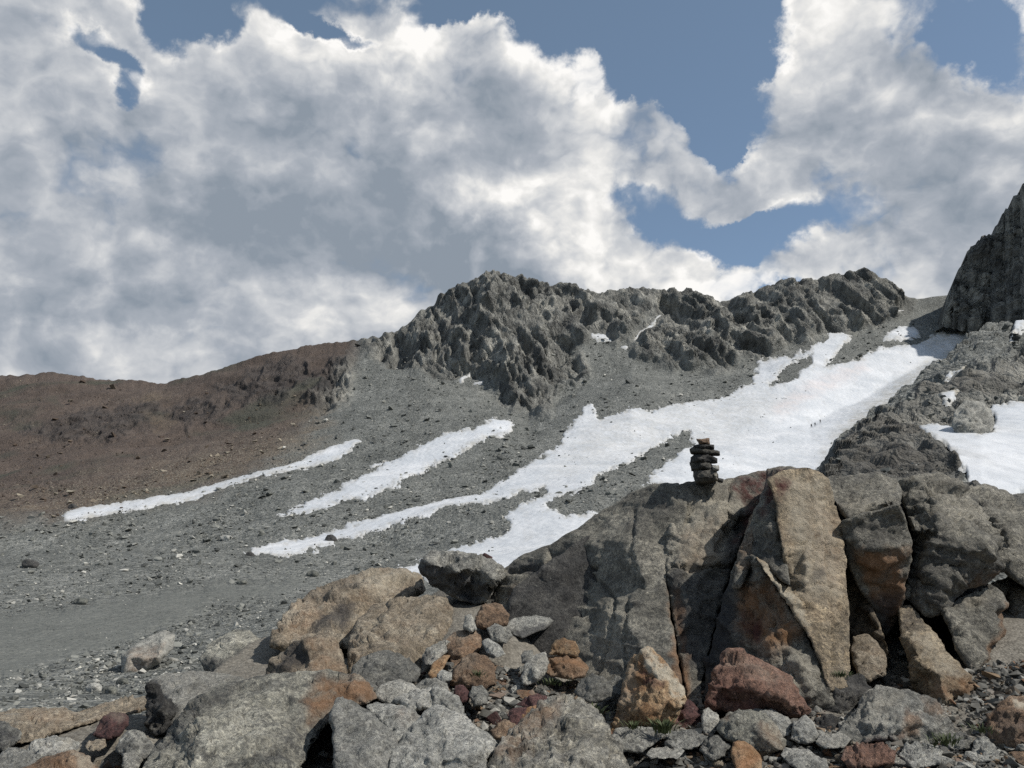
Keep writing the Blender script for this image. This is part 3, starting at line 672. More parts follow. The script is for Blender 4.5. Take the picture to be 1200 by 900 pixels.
snow_patch('small snow patch high under the right-hand col above the dark scree', [[(1031, 400), (1053, 381), (1070, 384), (1082, 396), (1070, 401)]], [], baseA, None, rag=.5)
snow_patch('tiny white snow spot just beneath the notch of the col', [[(1047, 364), (1061, 362), (1059, 366), (1049, 368)]], [], baseA, None, rag=.3)
snow_patch('slanting snow sliver in the gully left of the dark central butte', [[(741, 402), (744, 393), (762, 380), (774, 365), (777, 368), (766, 382), (750, 392), (746, 401)], [(728, 405), (737, 407), (734, 411), (728, 409)]], [], baseA, None, rag=.4, kk=1.3)
snow_patch('small square snow patch tucked under the middle cliffs', [[(693, 391), (712, 390), (717, 400), (702, 402), (694, 397)]], [], baseA, None, rag=.5, kk=1.3)
snow_patch('tiny snow scraps at the foot of the tallest crag', [[(536, 448), (540, 442), (550, 437), (549, 444), (540, 451)], [(556, 447), (568, 444), (566, 450), (558, 451)]], [], baseA, None, rag=.3, kk=1.3)
snow_patch('near snowfield on the right behind the outcrop and below the round boulder', RSNOW[:1], [], R_base, None, kk=1.2, name='snowfield')
snow_patch('narrow snow lens on the rocky rib, upper one of two', RSNOW[1:2], [], R_base, None, rag=.5, kk=2)
snow_patch('snow pocket on the rocky rib just above the near snowfield', RSNOW[2:3], [], R_base, None, rag=.5, kk=2)
snow_patch('snow patch at the right picture edge beneath the dark peak', RSNOW[3:4], [], R_base, None, rag=.6, kk=2)
print('snow', time.time() - T0)

# ------------------------------------------------------------------ stone templates and scatter
def hull_arrays(seed, npts=11, flat=.6):
    r = random.Random(seed); bm = bmesh.new()
    for k in range(npts):
        v = Vector((r.gauss(0, 1), r.gauss(0, 1), r.gauss(0, 1))).normalized() * r.uniform(.8, 1.1)
        bm.verts.new((v.x * r.uniform(.8, 1.1), v.y * .85, v.z * flat))
    h = bmesh.ops.convex_hull(bm, input=bm.verts)
    bmesh.ops.delete(bm, geom=[v for v in bm.verts if not v.link_faces], context='VERTS')
    bmesh.ops.recalc_face_normals(bm, faces=bm.faces); bm.verts.index_update()
    V = np.array([v.co[:] for v in bm.verts]) * .5; Fc = np.array([[v.index for v in f.verts] for f in bm.faces])
    bm.free(); return V, Fc
TEMPL = [hull_arrays(k, 9, random.Random(k).uniform(.4, .75)) for k in range(14)]
RS = np.random.RandomState(11)
def scatter(name, pts, size, mat, tint, label=None, cat=None, kind='stuff', sink=.15, smooth=False):
    n = len(pts); which = RS.randint(0, len(TEMPL), n); Vs, Fs, Ts = [], [], []; off = 0
    for k, (tv, tf) in enumerate(TEMPL):
        idx = np.nonzero(which == k)[0]
        if not len(idx): continue
        a = RS.uniform(0, 2 * np.pi, len(idx)); ti = RS.normal(0, .3, (len(idx), 2))
        c, s = np.cos(a), np.sin(a)
        v = np.broadcast_to(tv, (len(idx),) + tv.shape).copy()
        x = v[..., 0].copy(); z = v[..., 2].copy(); v[..., 0] = x * np.cos(ti[:, :1]) + z * np.sin(ti[:, :1]); v[..., 2] = -x * np.sin(ti[:, :1]) + z * np.cos(ti[:, :1])
        x = v[..., 0] * c[:, None] - v[..., 1] * s[:, None]; y = v[..., 0] * s[:, None] + v[..., 1] * c[:, None]; v[..., 0] = x; v[..., 1] = y
        v *= size[idx][:, None, None] * RS.uniform(.8, 1.25, (len(idx), 1, 3))
        v += pts[idx][:, None, :]; v[..., 2] += (size[idx] * (.3 - sink))[:, None]
        Vs.append(v.reshape(-1, 3)); Fs.append((tf[None] + (np.arange(len(idx)) * len(tv))[:, None, None] + off).reshape(-1, 3))
        Ts.append(np.repeat(tint[idx], len(tv))); off += len(idx) * len(tv)
    me = mesh_from(name, np.concatenate(Vs), np.concatenate(Fs), smooth, {'tint': np.concatenate(Ts)})
    o = link(name, me, mat); tag(o, label, cat, None, kind); return o
def snow_sd(x, y):
    s = np.full(np.shape(x), -99.0)
    for p in MAIN: s = np.maximum(s, poly_sd(p, x, y))
    for h in HOL: s = np.minimum(s, -poly_sd(h, x, y))
    for p in ([(68, 607), (110, 594), (215, 578), (330, 547), (420, 511), (412, 530), (300, 563), (190, 594), (80, 612)], [(322, 605), (420, 557), (580, 488), (604, 497), (515, 544), (400, 590), (330, 608)]): s = np.maximum(s, poly_sd(p, x, y))
    return s
def far_scree():
    n = 115000
    x = RS.uniform(-60, 1160, n); y = RS.uniform(380, 850, n)
    cliff, band, brown, ochre, silt, pale = masks_A(x, y)
    yr = RIDGE(x)[0]; sd = snow_sd(x, y)
    rib = poly_sd([(r, float(RTOP(r)[0])) for r in range(880, 1201, 20)] + [(1200, 700), (880, 700)], x, y)
    prob = (y > yr + 8) * (1 - .85 * cliff) * (1 - .8 * band) * (1 - .86 * silt) * (rib < 6)
    clus = np.clip(fbm(np.stack([(x + .5 * y) / 40, y / 14, 0 * x + 5], -1), 3) - .35, 0, 1)
    prob = prob * np.where(sd > 2.5, .015 + .9 * clus + .40 * np.exp(-np.maximum(sd - 2, 0) / 2.5), 1) * np.where((x > 560) & (y > 690), 0, 1) * np.where((x > 700) & (y > 600) & (x > 2 * (640 - y) + 700), 0, 1)
    # brown hill is smoother, lower half stonier
    prob = prob * np.where(brown > .5, .25 + .6 * pale, 1)
    edge = np.exp(-np.abs(sd) / 5.0) * .0
    band_ = .55 + .75 * fbm(np.stack([(x + .9 * y) / 60, (y - .35 * x) / 200, 0 * x + 2], -1), 4)
    k = RS.uniform(0, 1, n) < prob * np.clip(band_, .15, 1)
    x, y, brown, sd, pale = x[k], y[k], brown[k], sd[k], pale[k]
    d = D_A(x, y)
    px = 1.3 + RS.pareto(2.2, len(x)) * 1.1
    px *= np.interp(y, [380, 480, 560, 640, 700, 800, 850], [.75, .85, 1.0, 1.25, 1.2, 1.6, 2.0])
    px = np.minimum(px, np.where(sd > 0, 5, 11)); px = np.where(silt[k] > .5, np.minimum(px * .6, 2), px)
    p = P(x, y, d); p[:, 2] += smooth_A(p)
    p[:, 2] += np.where(silt[k] > .5, 0, talus_disp(p)) + np.where(sd > 0, .3 * np.clip(d / 300, .1, 2), 0)
    size = px * d / F
    tint = np.clip(RS.normal(.5, .32, len(x)), 0, 1)
    br = brown > .5
    if br.any(): scatter('brown_scree', p[br], size[br], M['bscree'], np.clip(tint[br] + .35 * pale[br], 0, 1))
    scatter('scree', p[~br], size[~br], M['scree'], tint[~br])
    print('scree', len(x), br.sum())
far_scree()
def rib_stones():
    n = 9000
    x = RS.uniform(890, 1260, n); y = RS.uniform(375, 640, n); t = RTOP(x)[0]
    sn = np.full(n, -99.0)
    for k in RSNOW: sn = np.maximum(sn, poly_sd(k, x, y))
    k = (y > t + 2) & (RS.uniform(0, 1, n) < np.where(sn > 2, .03, .8)); x, y = x[k], y[k]
    p = R_base(x, y); px = 1.6 + RS.pareto(2.3, len(x)) * 1.4; px = np.minimum(px, 13)
    size = np.minimum(px * p[:, 1] / F, 4)
    scatter('rib_stones', p, size, M['scree'], np.clip(RS.normal(.45, .22, len(x)), 0, 1), sink=.1)
rib_stones()
print('scree', time.time() - T0)

# ------------------------------------------------------------------ foreground ground
def z_n(p): return .035 * fbm(p / .9, 4) + .010 * ridged(p / .11, 3)
def z_g(X, Y):
    px = 600 + 900 * X / np.maximum(Y, .5)
    Yk = 6.4 + 5.6 * sstep(px, 180, 400)
    z = -1.6 + .02 * np.maximum(X, 0)
    z = z + .50 * sstep(Y, 5.7, 9.3) * sstep(px, 455, 540) * (1 - sstep(px, 585, 670)) + .35 * sstep(Y, 6.6, 8.4) * sstep(px, 1080, 1140)
    z = z - .33 * np.maximum(Y - Yk, 0)
    return z
def ground_hit(x, y):
    rx, rz = rays(x, y); lo = np.full(np.shape(x), 1.0); hi = np.full(np.shape(x), 40.0)
    for _ in range(36):
        m = (lo + hi) / 2; below = rz * m < z_g(rx * m, m); hi = np.where(below, m, hi); lo = np.where(below, lo, m)
    return lo
def build_near():
    xs = np.concatenate([np.linspace(-1500, -20, 60), np.arange(-10, 1211, 5.0), np.linspace(1225, 2700, 60)])
    ds = np.concatenate([np.linspace(-30, 1, 12), np.arange(1.3, 3.5, .25), np.geomspace(3.6, 13, 230), np.linspace(13.5, 24, 25)])
    X, Dd = np.meshgrid(xs, ds)
    wx = (X - 600) / F * np.maximum(Dd, 3.0)
    z = z_g(wx, Dd); p = np.stack([wx, Dd, z], -1)
    p[..., 2] += z_n(p * (1, 1, 0))
    me = mesh_from('ground', p.reshape(-1, 3), grid_faces(*X.shape), True)
    tag(link('ground', me, M['gravel']), kind='structure')
build_near()

# ------------------------------------------------------------------ relief rocks
def tri_interp(cp, cd, tris, x, y, dflt):
    out = np.full(x.shape, np.nan)
    for a, b, c in tris:
        (xa, ya), (xb, yb), (xc, yc) = cp[a], cp[b], cp[c]
        den = (yb - yc) * (xa - xc) + (xc - xb) * (ya - yc)
        if abs(den) < 1e-9: continue
        l1 = ((yb - yc) * (x - xc) + (xc - xb) * (y - yc)) / den; l2 = ((yc - ya) * (x - xc) + (xa - xc) * (y - yc)) / den
        m = (l1 >= -1e-6) & (l2 >= -1e-6) & (l1 + l2 <= 1 + 1e-6) & np.isnan(out)
        out[m] = 1.0 / (l1[m] / cd[a] + l2[m] / cd[b] + (1 - l1[m] - l2[m]) / cd[c])
    return out
def relief(name, mat, outline, inner=(), d0=7, x0=None, y0=None, tx=0.0, ty=1.0, edges=(), step=3.0, thick=.5, amp=.02, fs=.35, rim=4, rimd=None, soft=1.0, bulge=0.0, wig=1.6, paint=(), parent=None, blocky=1.0, strata=None, cracks=()):
    ol = [tuple(q) for q in outline]
    A = np.array([q[:2] for q in ol], float); area = .5 * np.sum(A[:, 0] * np.roll(A[:, 1], -1) - np.roll(A[:, 0], -1) * A[:, 1])
    if area < 0: ol = ol[::-1]; A = A[::-1]
    if x0 is None: x0 = A[:, 0].mean()
    if y0 is None: y0 = A[:, 1].max()
    def pd(x, y): return d0 + tx * (x - x0) / 100 + ty * (y0 - y) / 100
    allp = [(q[0], q[1], pd(q[0], q[1]) + (q[2] if len(q) > 2 else 0)) for q in list(ol) + list(inner)]
    n = len(ol)
    if bulge:
        cx, cy = A.mean(0)
        for s_, bb in ((.45, 1.0),):
            for k in range(0, n, 2):
                x, y = cx + (ol[k][0] - cx) * s_, cy + (ol[k][1] - cy) * s_
                rnd = math.sin(x * 12.9 + y * 4.1) * .35 + .85
                allp.append((x, y, pd(x, y) - bulge * rnd))
    cons = [(k, (k + 1) % n) for k in range(n)] + [(n + a if a >= 0 else -a - 1, n + b if b >= 0 else -b - 1) for a, b in edges]
    r = delaunay_2d_cdt([Vector(q[:2]) for q in allp], cons, [], 0, 1e-5)
    cp = [tuple(v) for v in r[0]]; cd = []
    for v, orig in zip(r[0], r[3]):
        cd.append(allp[orig[0]][2] if orig else pd(v.x, v.y))
    tris = [tuple(f) for f in r[2]]
    # dense boundary
    B = []
    for k in range(n):
        a = np.array(ol[k][:2], float); b = np.array(ol[(k + 1) % n][:2], float); L = np.linalg.norm(b - a); m = max(1, int(L / step))
        for j in range(m): B.append(a + (b - a) * j / m)
    B = np.array(B)
    # round corners slightly, then wiggle
    for _ in range(0 if step <= 2.1 else 1): B = .25 * np.roll(B, 1, 0) + .5 * B + .25 * np.roll(B, -1, 0)
    Bin = B.copy()
    B0 = np.stack([B[:, 0] / 17, B[:, 1] / 17, 0 * B[:, 0] + x0], -1)
    B = B + wig * np.stack([fbm(B0, 3, .6), fbm(B0 + 31, 3, .6)], -1)
    nb = len(B)
    gx, gy = np.meshgrid(np.arange(B[:, 0].min(), B[:, 0].max(), step), np.arange(B[:, 1].min(), B[:, 1].max(), step))
    gx = gx.ravel() + RS.uniform(-.3, .3, gx.size) * step; gy = gy.ravel() + RS.uniform(-.3, .3, gy.size) * step
    sd = poly_sd([tuple(b) for b in B], gx, gy); k = sd > step * .55; gx, gy = gx[k], gy[k]
    px = np.concatenate([B[:, 0], gx]); py = np.concatenate([B[:, 1], gy])
    r2 = delaunay_2d_cdt([Vector((a, b)) for a, b in zip(px, py)], [(q, (q + 1) % nb) for q in range(nb)], [], 1, 1e-5)
    px = np.array([v.x for v in r2[0]]); py = np.array([v.y for v in r2[0]])
    T = np.array([f[:] for f in r2[2] if len(f) == 3])
    org = [o_[0] if o_ else -1 for o_ in r2[3]]
    inv = {o_: i_ for i_, o_ in enumerate(org)}
    ring = np.array([inv.get(q, -1) for q in range(nb)]); ring = ring[ring >= 0]
    # depth, averaged over a small disc for worn edges
    acc = np.zeros(len(px)); cnt = np.zeros(len(px))
    for ang in range(7):
        rr = 0 if ang == 6 else soft
        v = tri_interp(cp, cd, tris, px + rr * math.cos(ang * 1.047), py + rr * math.sin(ang * 1.047), None)
        ok = ~np.isnan(v); acc[ok] += v[ok]; cnt[ok] += 1
    d = np.where(cnt > 0, acc / np.maximum(cnt, 1), pd(px, py))
    sdv = poly_sd([tuple(b) for b in B], px, py)
    if rimd is None: rimd = min(thick * .07, .05)
    sr = np.clip(sdv / rim, 0, 1); d = d + rimd * (1 - np.sqrt(np.clip(1 - (1 - sr) ** 2, 0, 1)))
    V = P(px, py, d)
    N = vnormals(V, T)
    if (N[:, 1] > 0).mean() > .5: T = T[:, ::-1]; N = -N
    # relief noise
    wv = V / fs * np.array((1, 1, 1.25)) + .06 * np.stack([fbm(V / fs + 7 * k, 3) for k in range(3)], -1)
    disp = amp * (3.4 * blocky * facet(wv, int(x0) % 97, 45) + 1.7 * blocky * facet(wv * 2.7, int(x0) % 89, 40) + .7 * facet(wv * 7, 5, 30) + .2 * fbm(V / (fs * .9), 3) + .25 * ridged(V / (fs * .33), 4, .6))
    if strata is not None:
        sv = V @ np.array(strata, float); disp = disp + amp * 1.1 * ridged(np.stack([sv * 1.0, .12 * V[:, 0], .12 * V[:, 2]], -1), 4, .6)
    disp *= .35 + .65 * sr
    for line, cw, cdp in cracks:
        qx = px + 2.5 * fbm(np.stack([px / 9, py / 9, 0 * px], -1), 3); qy = py + 2.5 * fbm(np.stack([px / 9, py / 9, 0 * px + 6], -1), 3)
        dm = np.full(len(px), 1e9)
        for (xa, ya), (xb, yb) in zip(line[:-1], line[1:]):
            ex, ey = xb - xa, yb - ya; tt = np.clip(((qx - xa) * ex + (qy - ya) * ey) / (ex * ex + ey * ey), 0, 1)
            dm = np.minimum(dm, np.hypot(qx - xa - tt * ex, qy - ya - tt * ey))
        disp = disp - cdp * np.exp(-(dm / cw) ** 2)
    V = V + N * disp[:, None]
    # back
    RB = V[ring]; rxn, rzn = rays(px[ring], py[ring])
    dirv = np.stack([rxn, np.ones_like(rxn), np.where(RB[:, 2] > 0, 0 * rzn, rzn)], -1)
    c = RB.mean(0); rings = [ring]; base = len(V); VV = [V]
    for f_, s_ in ((.25, .985), (.6, .93), (1.0, .75)):
        nv = RB + dirv * thick * f_; cc = c + dirv.mean(0) * thick * f_
        nv = cc + (nv - cc) * s_
        VV.append(nv); rings.append(np.arange(base, base + len(ring))); base += len(ring)
    VV.append((c + dirv.mean(0) * thick * 1.05)[None]); apex = base
    FT = [T]
    for a, b in zip(rings[:-1], rings[1:]):
        a2, b2 = np.roll(a, -1), np.roll(b, -1)
        FT.append(np.stack([a, b, a2], -1)); FT.append(np.stack([a2, b, b2], -1))
    FT.append(np.stack([rings[-1], np.full(len(ring), apex), np.roll(rings[-1], -1)], -1))
    V = np.concatenate(VV); T = np.concatenate(FT)
    at = {}
    for key in ('rust', 'dark', 'pale', 'redv'):
        a = None
        for (kk, poly, s_, blur) in paint:
            if kk != key: continue
            wxx = px + 6 * fbm(np.stack([px / 15, py / 15, 0 * px], -1), 4); wyy = py + 6 * fbm(np.stack([px / 15, py / 15, 0 * px + 4], -1), 4)
            val = s_ * sstep(poly_sd(poly, wxx, wyy), -blur, blur); a = val if a is None else np.maximum(a, val)
        if a is not None:
            ff = np.zeros(len(V)); ff[:len(px)] = a
            ff[len(px):-1] = np.tile(a[ring], 3); at[key] = ff
    me = mesh_from(name, V, T, True, at)
    bm = bmesh.new(); bm.from_mesh(me); bmesh.ops.recalc_face_normals(bm, faces=bm.faces); bm.to_mesh(me); bm.free()
    org = np.array([V[:len(px), 0].mean(), V[:, 1].mean(), V[:, 2].min()])
    me.transform(Matrix.Translation(Vector(-org)))
    o = link(name, me, mat)
    if parent is None: o.location = Vector(org)
    else: o.parent = parent; o.location = Vector(org) - parent.location
    return o
# ---- the big split outcrop and its blocks
oc = bpy.data.objects.new('rock_outcrop', None); COL.objects.link(oc); oc.location = (2.2, 7.0, -1.6)
tag(oc, 'huge split rock outcrop with rusty faces carrying the stacked cairn', 'rock outcrop')
K = dict(parent=oc, thick=1.2, amp=.030, fs=.55, rim=2.5, rimd=.02, soft=1.0)
relief('core', M['dark'], [(585, 760), (600, 690), (650, 655), (720, 605), (800, 578), (880, 562), (930, 555), (965, 562), (1050, 580), (1110, 585), (1150, 650), (1160, 700), (1150, 800), (1000, 830), (820, 840), (700, 820)], d0=7.9, x0=800, y0=830, ty=.75, tx=.05, step=6, **{**K, 'thick': 2.5})
relief('left_slab', M['outgrey'],
       [(568, 742, .2), (570, 715, .2), (580, 690, .1), (590, 668, 0), (604, 655), (640, 640), (680, 618), (705, 600), (722, 588), (745, 575), (768, 568), (796, 566), (806, 590, .10), (800, 625, .10), (790, 648, .1), (780, 660), (782, 690), (786, 725), (793, 760), (799, 800), (806, 838), (770, 840), (730, 838), (690, 832), (650, 822), (605, 800), (575, 770, .1)],
       [(640, 668, -.2), (700, 640, -.12), (755, 600, -.05), (745, 650, -.28), (733, 725, -.35), (700, 760, -.1), (690, 700, .05), (640, 720, .0), (610, 700, -.15), (758, 690, -.12), (760, 770, -.2), (620, 668, -.05), (655, 676, .12), (690, 672, .10)],
       d0=6.75, x0=760, y0=830, tx=-.85, ty=1.05, step=2.2, strata=(2, 1, 6), **{**K, 'amp': .012, 'fs': .9}, cracks=[([(598, 672), (640, 664), (690, 671), (702, 668)], 2.2, .10), ([(690, 672), (720, 700), (716, 745), (700, 800)], 1.6, .05), ([(735, 700), (732, 760), (745, 830)], 1.5, .05), ([(640, 700), (680, 720), (720, 712)], 1.5, .035), ([(745, 600), (740, 650), (755, 690)], 1.5, .035)],
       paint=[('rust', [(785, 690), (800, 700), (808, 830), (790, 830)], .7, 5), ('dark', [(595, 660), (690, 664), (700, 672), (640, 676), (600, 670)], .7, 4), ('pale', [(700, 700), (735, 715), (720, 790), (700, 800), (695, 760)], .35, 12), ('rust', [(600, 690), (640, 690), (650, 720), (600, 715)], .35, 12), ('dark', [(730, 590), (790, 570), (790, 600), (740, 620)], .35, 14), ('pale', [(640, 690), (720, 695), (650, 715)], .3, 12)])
relief('column', M['outgrey'],
       [(786, 572), (800, 566), (840, 561), (872, 556), (900, 549, .02), (914, 547, .06), (898, 578), (880, 605), (866, 640), (852, 680), (840, 725), (826, 780), (816, 835), (808, 835), (800, 790), (792, 745), (785, 700), (780, 655), (784, 615)],
       [(800, 630, -.15), (850, 600, -.15), (835, 650, -.2), (790, 668, -.02), (845, 668, .0), (810, 720, -.1), (815, 780, -.02), (840, 580, -.02), (795, 664, -.16), (845, 661, -.2), (862, 618, .12)],
       d0=6.8, x0=820, y0=830, tx=.1, ty=.95, step=2.3, cracks=[([(790, 664), (820, 668), (850, 664)], 2, .07), ([(830, 570), (826, 610), (815, 655)], 1.4, .03), ([(800, 742), (835, 738)], 1.5, .04), ([(855, 570), (850, 620), (858, 640)], 1.4, .04)], **K,
       paint=[('pale', [(800, 570), (860, 560), (870, 620), (850, 662), (795, 662)], .4, 14), ('rust', [(800, 620), (850, 610), (850, 662), (795, 664)], .3, 12), ('dark', [(786, 670), (850, 670), (840, 740), (815, 790), (800, 780)], .55, 8), ('redv', [(850, 570), (905, 548), (896, 600), (870, 645), (860, 640), (875, 590)], .9, 6), ('rust', [(790, 690), (798, 690), (812, 830), (804, 830)], .8, 3), ('dark', [(800, 560), (850, 556), (850, 575), (790, 590)], .3, 6), ('dark', [(862, 600), (885, 590), (850, 690), (830, 760), (840, 690)], .6, 5)])  # dark areas paint in shade on the lower column and recess edge
relief('overhang_face', M['outgrey'],
       [(866, 648), (880, 608), (893, 580), (899, 551), (925, 546), (945, 550), (916, 580), (915, 613), (920, 648), (926, 688), (908, 674), (890, 656), (880, 662), (868, 690), (858, 690)],
       [(905, 610, -.15), (905, 650, -.1), (885, 640, .1), (912, 570, -.05)], d0=7.1, x0=900, y0=690, tx=-.5, ty=.85, step=2.6, **K,
       paint=[('redv', [(898, 550), (940, 550), (925, 580), (905, 600), (893, 600)], 1.0, 5), ('dark', [(890, 620), (920, 620), (925, 690), (885, 650)], .3, 8), ('rust', [(862, 640), (885, 620), (880, 662), (862, 680)], .5, 8)])
relief('central_wedge', M['outgrey'],
       [(822, 840, .1), (828, 790, .5), (838, 735, .55), (850, 690, .6), (866, 655, .5), (887, 651, 0), (903, 678), (925, 712), (950, 750), (970, 795), (975, 835), (900, 845)],
       [(870, 700, .35), (880, 740, .22), (860, 780, .4), (900, 760, .02), (930, 790, -.12), (920, 740, -.02), (880, 800, .1), (850, 830, .15), (890, 690, .12)],
       d0=6.5, x0=900, y0=830, tx=-.1, ty=.45, step=2.3, cracks=[([(872, 690), (880, 740), (876, 800)], 1.6, .05), ([(900, 700), (915, 760), (930, 820)], 1.4, .035), ([(870, 760), (900, 770), (935, 765)], 1.4, .03)], **K,
       paint=[('rust', [(870, 690), (905, 680), (935, 740), (910, 770), (880, 760), (865, 730)], 1.0, 12), ('pale', [(895, 760), (940, 750), (968, 800), (920, 810)], .35, 14), ('redv', [(870, 720), (890, 725), (895, 755), (870, 750)], .9, 6), ('dark', [(825, 700), (862, 680), (866, 760), (850, 830), (822, 835)], .8, 10)])  # dark left side is the shade of the recess, painted in
relief('tall_face', M['outtan'],
       [(898, 562), (914, 552), (933, 549, .02), (947, 549, .05), (960, 551, .08), (972, 563, .1), (982, 598, .1), (991, 625, .1), (992, 660, .1), (991, 685, .1), (996, 735, .1), (997, 780, .1), (994, 806), (972, 812), (962, 780), (948, 748), (925, 712), (905, 682), (886, 651, .1), (898, 658, .25), (922, 688, .28), (918, 650), (911, 613), (908, 585)],
       [(922, 702, -.06), (945, 640, .03), (945, 700, .0), (970, 620, .06), (972, 720, -.03), (935, 580, .0)],
       d0=6.42, x0=950, y0=800, tx=.30, ty=.60, step=2.2, cracks=[([(950, 560), (956, 620), (952, 690)], 1.3, .03), ([(918, 690), (935, 700), (944, 712)], 1.6, .05), ([(925, 640), (955, 636), (988, 645)], 1.2, .02), ([(930, 690), (960, 684), (990, 692)], 1.3, .03), ([(965, 600), (970, 660), (975, 720), (980, 790)], 1.3, .03), ([(935, 590), (960, 584), (980, 590)], 1.1, .02)], **{**K, 'amp': .014, 'fs': .5, 'rim': 2, 'rimd': .015},
       paint=[('pale', [(925, 560), (965, 560), (985, 640), (985, 700), (940, 700), (925, 640)], .55, 14), ('rust', [(948, 590), (985, 600), (988, 680), (965, 690), (950, 640)], .38, 14), ('redv', [(905, 560), (925, 560), (918, 590), (908, 585)], 1, 6), ('pale', [(886, 650), (925, 690), (950, 740), (928, 716)], .8, 3), ('dark', [(985, 720), (998, 730), (990, 800), (972, 798)], .3, 6), ('dark', [(955, 668), (968, 668), (966, 680), (957, 680)], .6, 4)])  # thin pale sliver at the left is sunlight painted on the edge
relief('upper_ledge', M['outgrey'],
       [(960, 566), (972, 558), (1000, 556), (1030, 556), (1050, 562), (1058, 578), (1054, 594), (1020, 600), (996, 610), (984, 600), (974, 580)],
       [(1000, 575, -.1), (1035, 572, -.1), (1015, 590, -.25), (1045, 588, -.28)], d0=8.1, x0=1000, y0=600, tx=.0, ty=2.2, step=2.6, **K, paint=[('pale', [(985, 590), (1000, 580), (1050, 590), (1000, 605)], .3, 6)])
relief('overhanging_block', M['outgrey'],
       [(985, 612), (1006, 602), (1052, 591), (1062, 605), (1066, 630), (1069, 655), (1060, 690), (1052, 728), (1038, 748), (1024, 718), (1003, 684), (990, 645)],
       [(1008, 645, -.12), (1064, 645, -.08), (1030, 640, -.18), (1025, 620, -.08), (1035, 690, .02)], edges=[], d0=7.95, x0=1030, y0=740, tx=.1, ty=-.25, step=2.6, **K,
       paint=[('rust', [(1000, 645), (1068, 645), (1062, 690), (1045, 740), (1020, 700)], .85, 5), ('dark', [(1010, 700), (1058, 690), (1040, 750)], .7, 8), ('dark', [(995, 612), (1060, 600), (1066, 640), (1002, 640)], .25, 5)])  # dark areas paint shade onto the front and downward-facing end
relief('right_block', M['outgrey'],
       [(1050, 566), (1072, 557), (1100, 554), (1122, 562), (1135, 580), (1150, 605), (1165, 635), (1166, 662), (1158, 682), (1130, 692), (1108, 718), (1090, 724), (1070, 706), (1058, 700), (1064, 670), (1070, 645), (1064, 612), (1058, 585)],
       [(1066, 618, -.5), (1100, 622, -.7), (1125, 636, -.68), (1160, 640, -.5), (1100, 585, -.25), (1100, 690, -.3), (1135, 665, -.4), (1080, 660, -.4)],
       d0=7.85, x0=1100, y0=720, tx=.05, ty=.8, step=2.3, cracks=[([(1060, 600), (1072, 640), (1064, 690)], 1.6, .06), ([(1085, 560), (1095, 600), (1100, 622)], 1.3, .03), ([(1130, 690), (1120, 660), (1128, 638)], 1.4, .035), ([(1075, 640), (1110, 650), (1150, 655)], 1.2, .02)], **K, strata=(1, 1, 5),
       paint=[('dark', [(1066, 622), (1100, 628), (1160, 648), (1160, 680), (1100, 720), (1062, 700)], .35, 6), ('rust', [(1125, 680), (1166, 662), (1166, 675), (1130, 695)], .6, 5), ('pale', [(1060, 560), (1120, 560), (1150, 620), (1080, 610)], .15, 14)])  # paint adds shade to the lower face, sunlight to the top
relief('gully_wall', M['outtan'], [(988, 628), (1000, 640), (1015, 690), (1036, 745), (1045, 772), (1000, 790), (990, 770), (993, 735), (989, 690)], [(1005, 720, .1)], d0=7.7, y0=790, ty=.4, tx=-.9, step=3, **K, paint=[('dark', [(985, 620), (1050, 700), (1050, 790), (985, 790)], .4, 10)])  # gully shadow painted into the wall colour
relief('far_right_block', M['outgrey'], [(1124, 573), (1150, 568), (1178, 576), (1203, 596), (1260, 625), (1270, 720), (1200, 688), (1170, 668), (1166, 640), (1150, 608)],
       [(1160, 600, -.2), (1195, 640, -.35), (1230, 660, -.3), (1175, 590, -.1)], d0=8.6, x0=1170, y0=690, ty=1.8, tx=.1, step=2.8, **K, strata=(3, 1, 4))
relief('gully_slab', M['outgrey'], [(1104, 716), (1125, 700), (1160, 684), (1184, 706), (1176, 730), (1165, 760), (1152, 792), (1135, 785), (1120, 762)],
       [(1150, 715, -.15), (1178, 708, -.1), (1140, 760, -.1)], d0=7.3, x0=1145, y0=790, ty=.9, tx=.3, step=2.8, **{**K, 'thick': .8}, paint=[('rust', [(1176, 705), (1188, 705), (1156, 795), (1146, 792)], .8, 4), ('pale', [(1130, 700), (1160, 700), (1150, 715)], .4, 6)])
relief('side_block', M['outgrey'], [(1160, 684), (1190, 672), (1260, 690), (1265, 800), (1200, 795), (1160, 790), (1172, 750), (1186, 708)], [(1195, 715, -.2), (1200, 760, -.15)], d0=8.0, x0=1200, y0=790, ty=1.2, step=3, **{**K, 'thick': .8})
print('outcrop', time.time() - T0)

# ---- single boulders:  (label, material, outline, kwargs)
R = []
def rk(label, mat, ol, cat='boulder', name=None, **kw): R.append((label, mat, ol, cat, name or cat.replace(' ', '_'), kw))
rk('large speckled grey boulder in the bottom left foreground with a rusty right end', 'speckle',
   [(140, 945), (168, 897), (198, 858), (224, 822), (258, 802), (300, 793), (350, 788), (385, 786), (420, 792), (438, 805), (443, 818), (430, 827), (402, 826), (394, 842), (378, 852), (368, 872), (352, 900), (345, 945)],
   inner=[(240, 838, -.30), (300, 830, -.32), (370, 812, -.12), (420, 808, -.08), (330, 880, -.32), (230, 900, -.30), (360, 835, -.12), (290, 800, -.05), (215, 860, -.2)], d0=4.6, y0=900, ty=1.25, thick=1.3, amp=.016, fs=.3, step=2.5,
   paint=[('rust', [(372, 795), (440, 795), (445, 820), (390, 830), (370, 850), (355, 830)], .85, 10), ('dark', [(195, 855), (225, 815), (300, 795), (280, 812), (235, 840), (190, 890)], .6, 8), ('dark', [(310, 870), (350, 840), (372, 845), (340, 900), (310, 900)], .45, 12)])
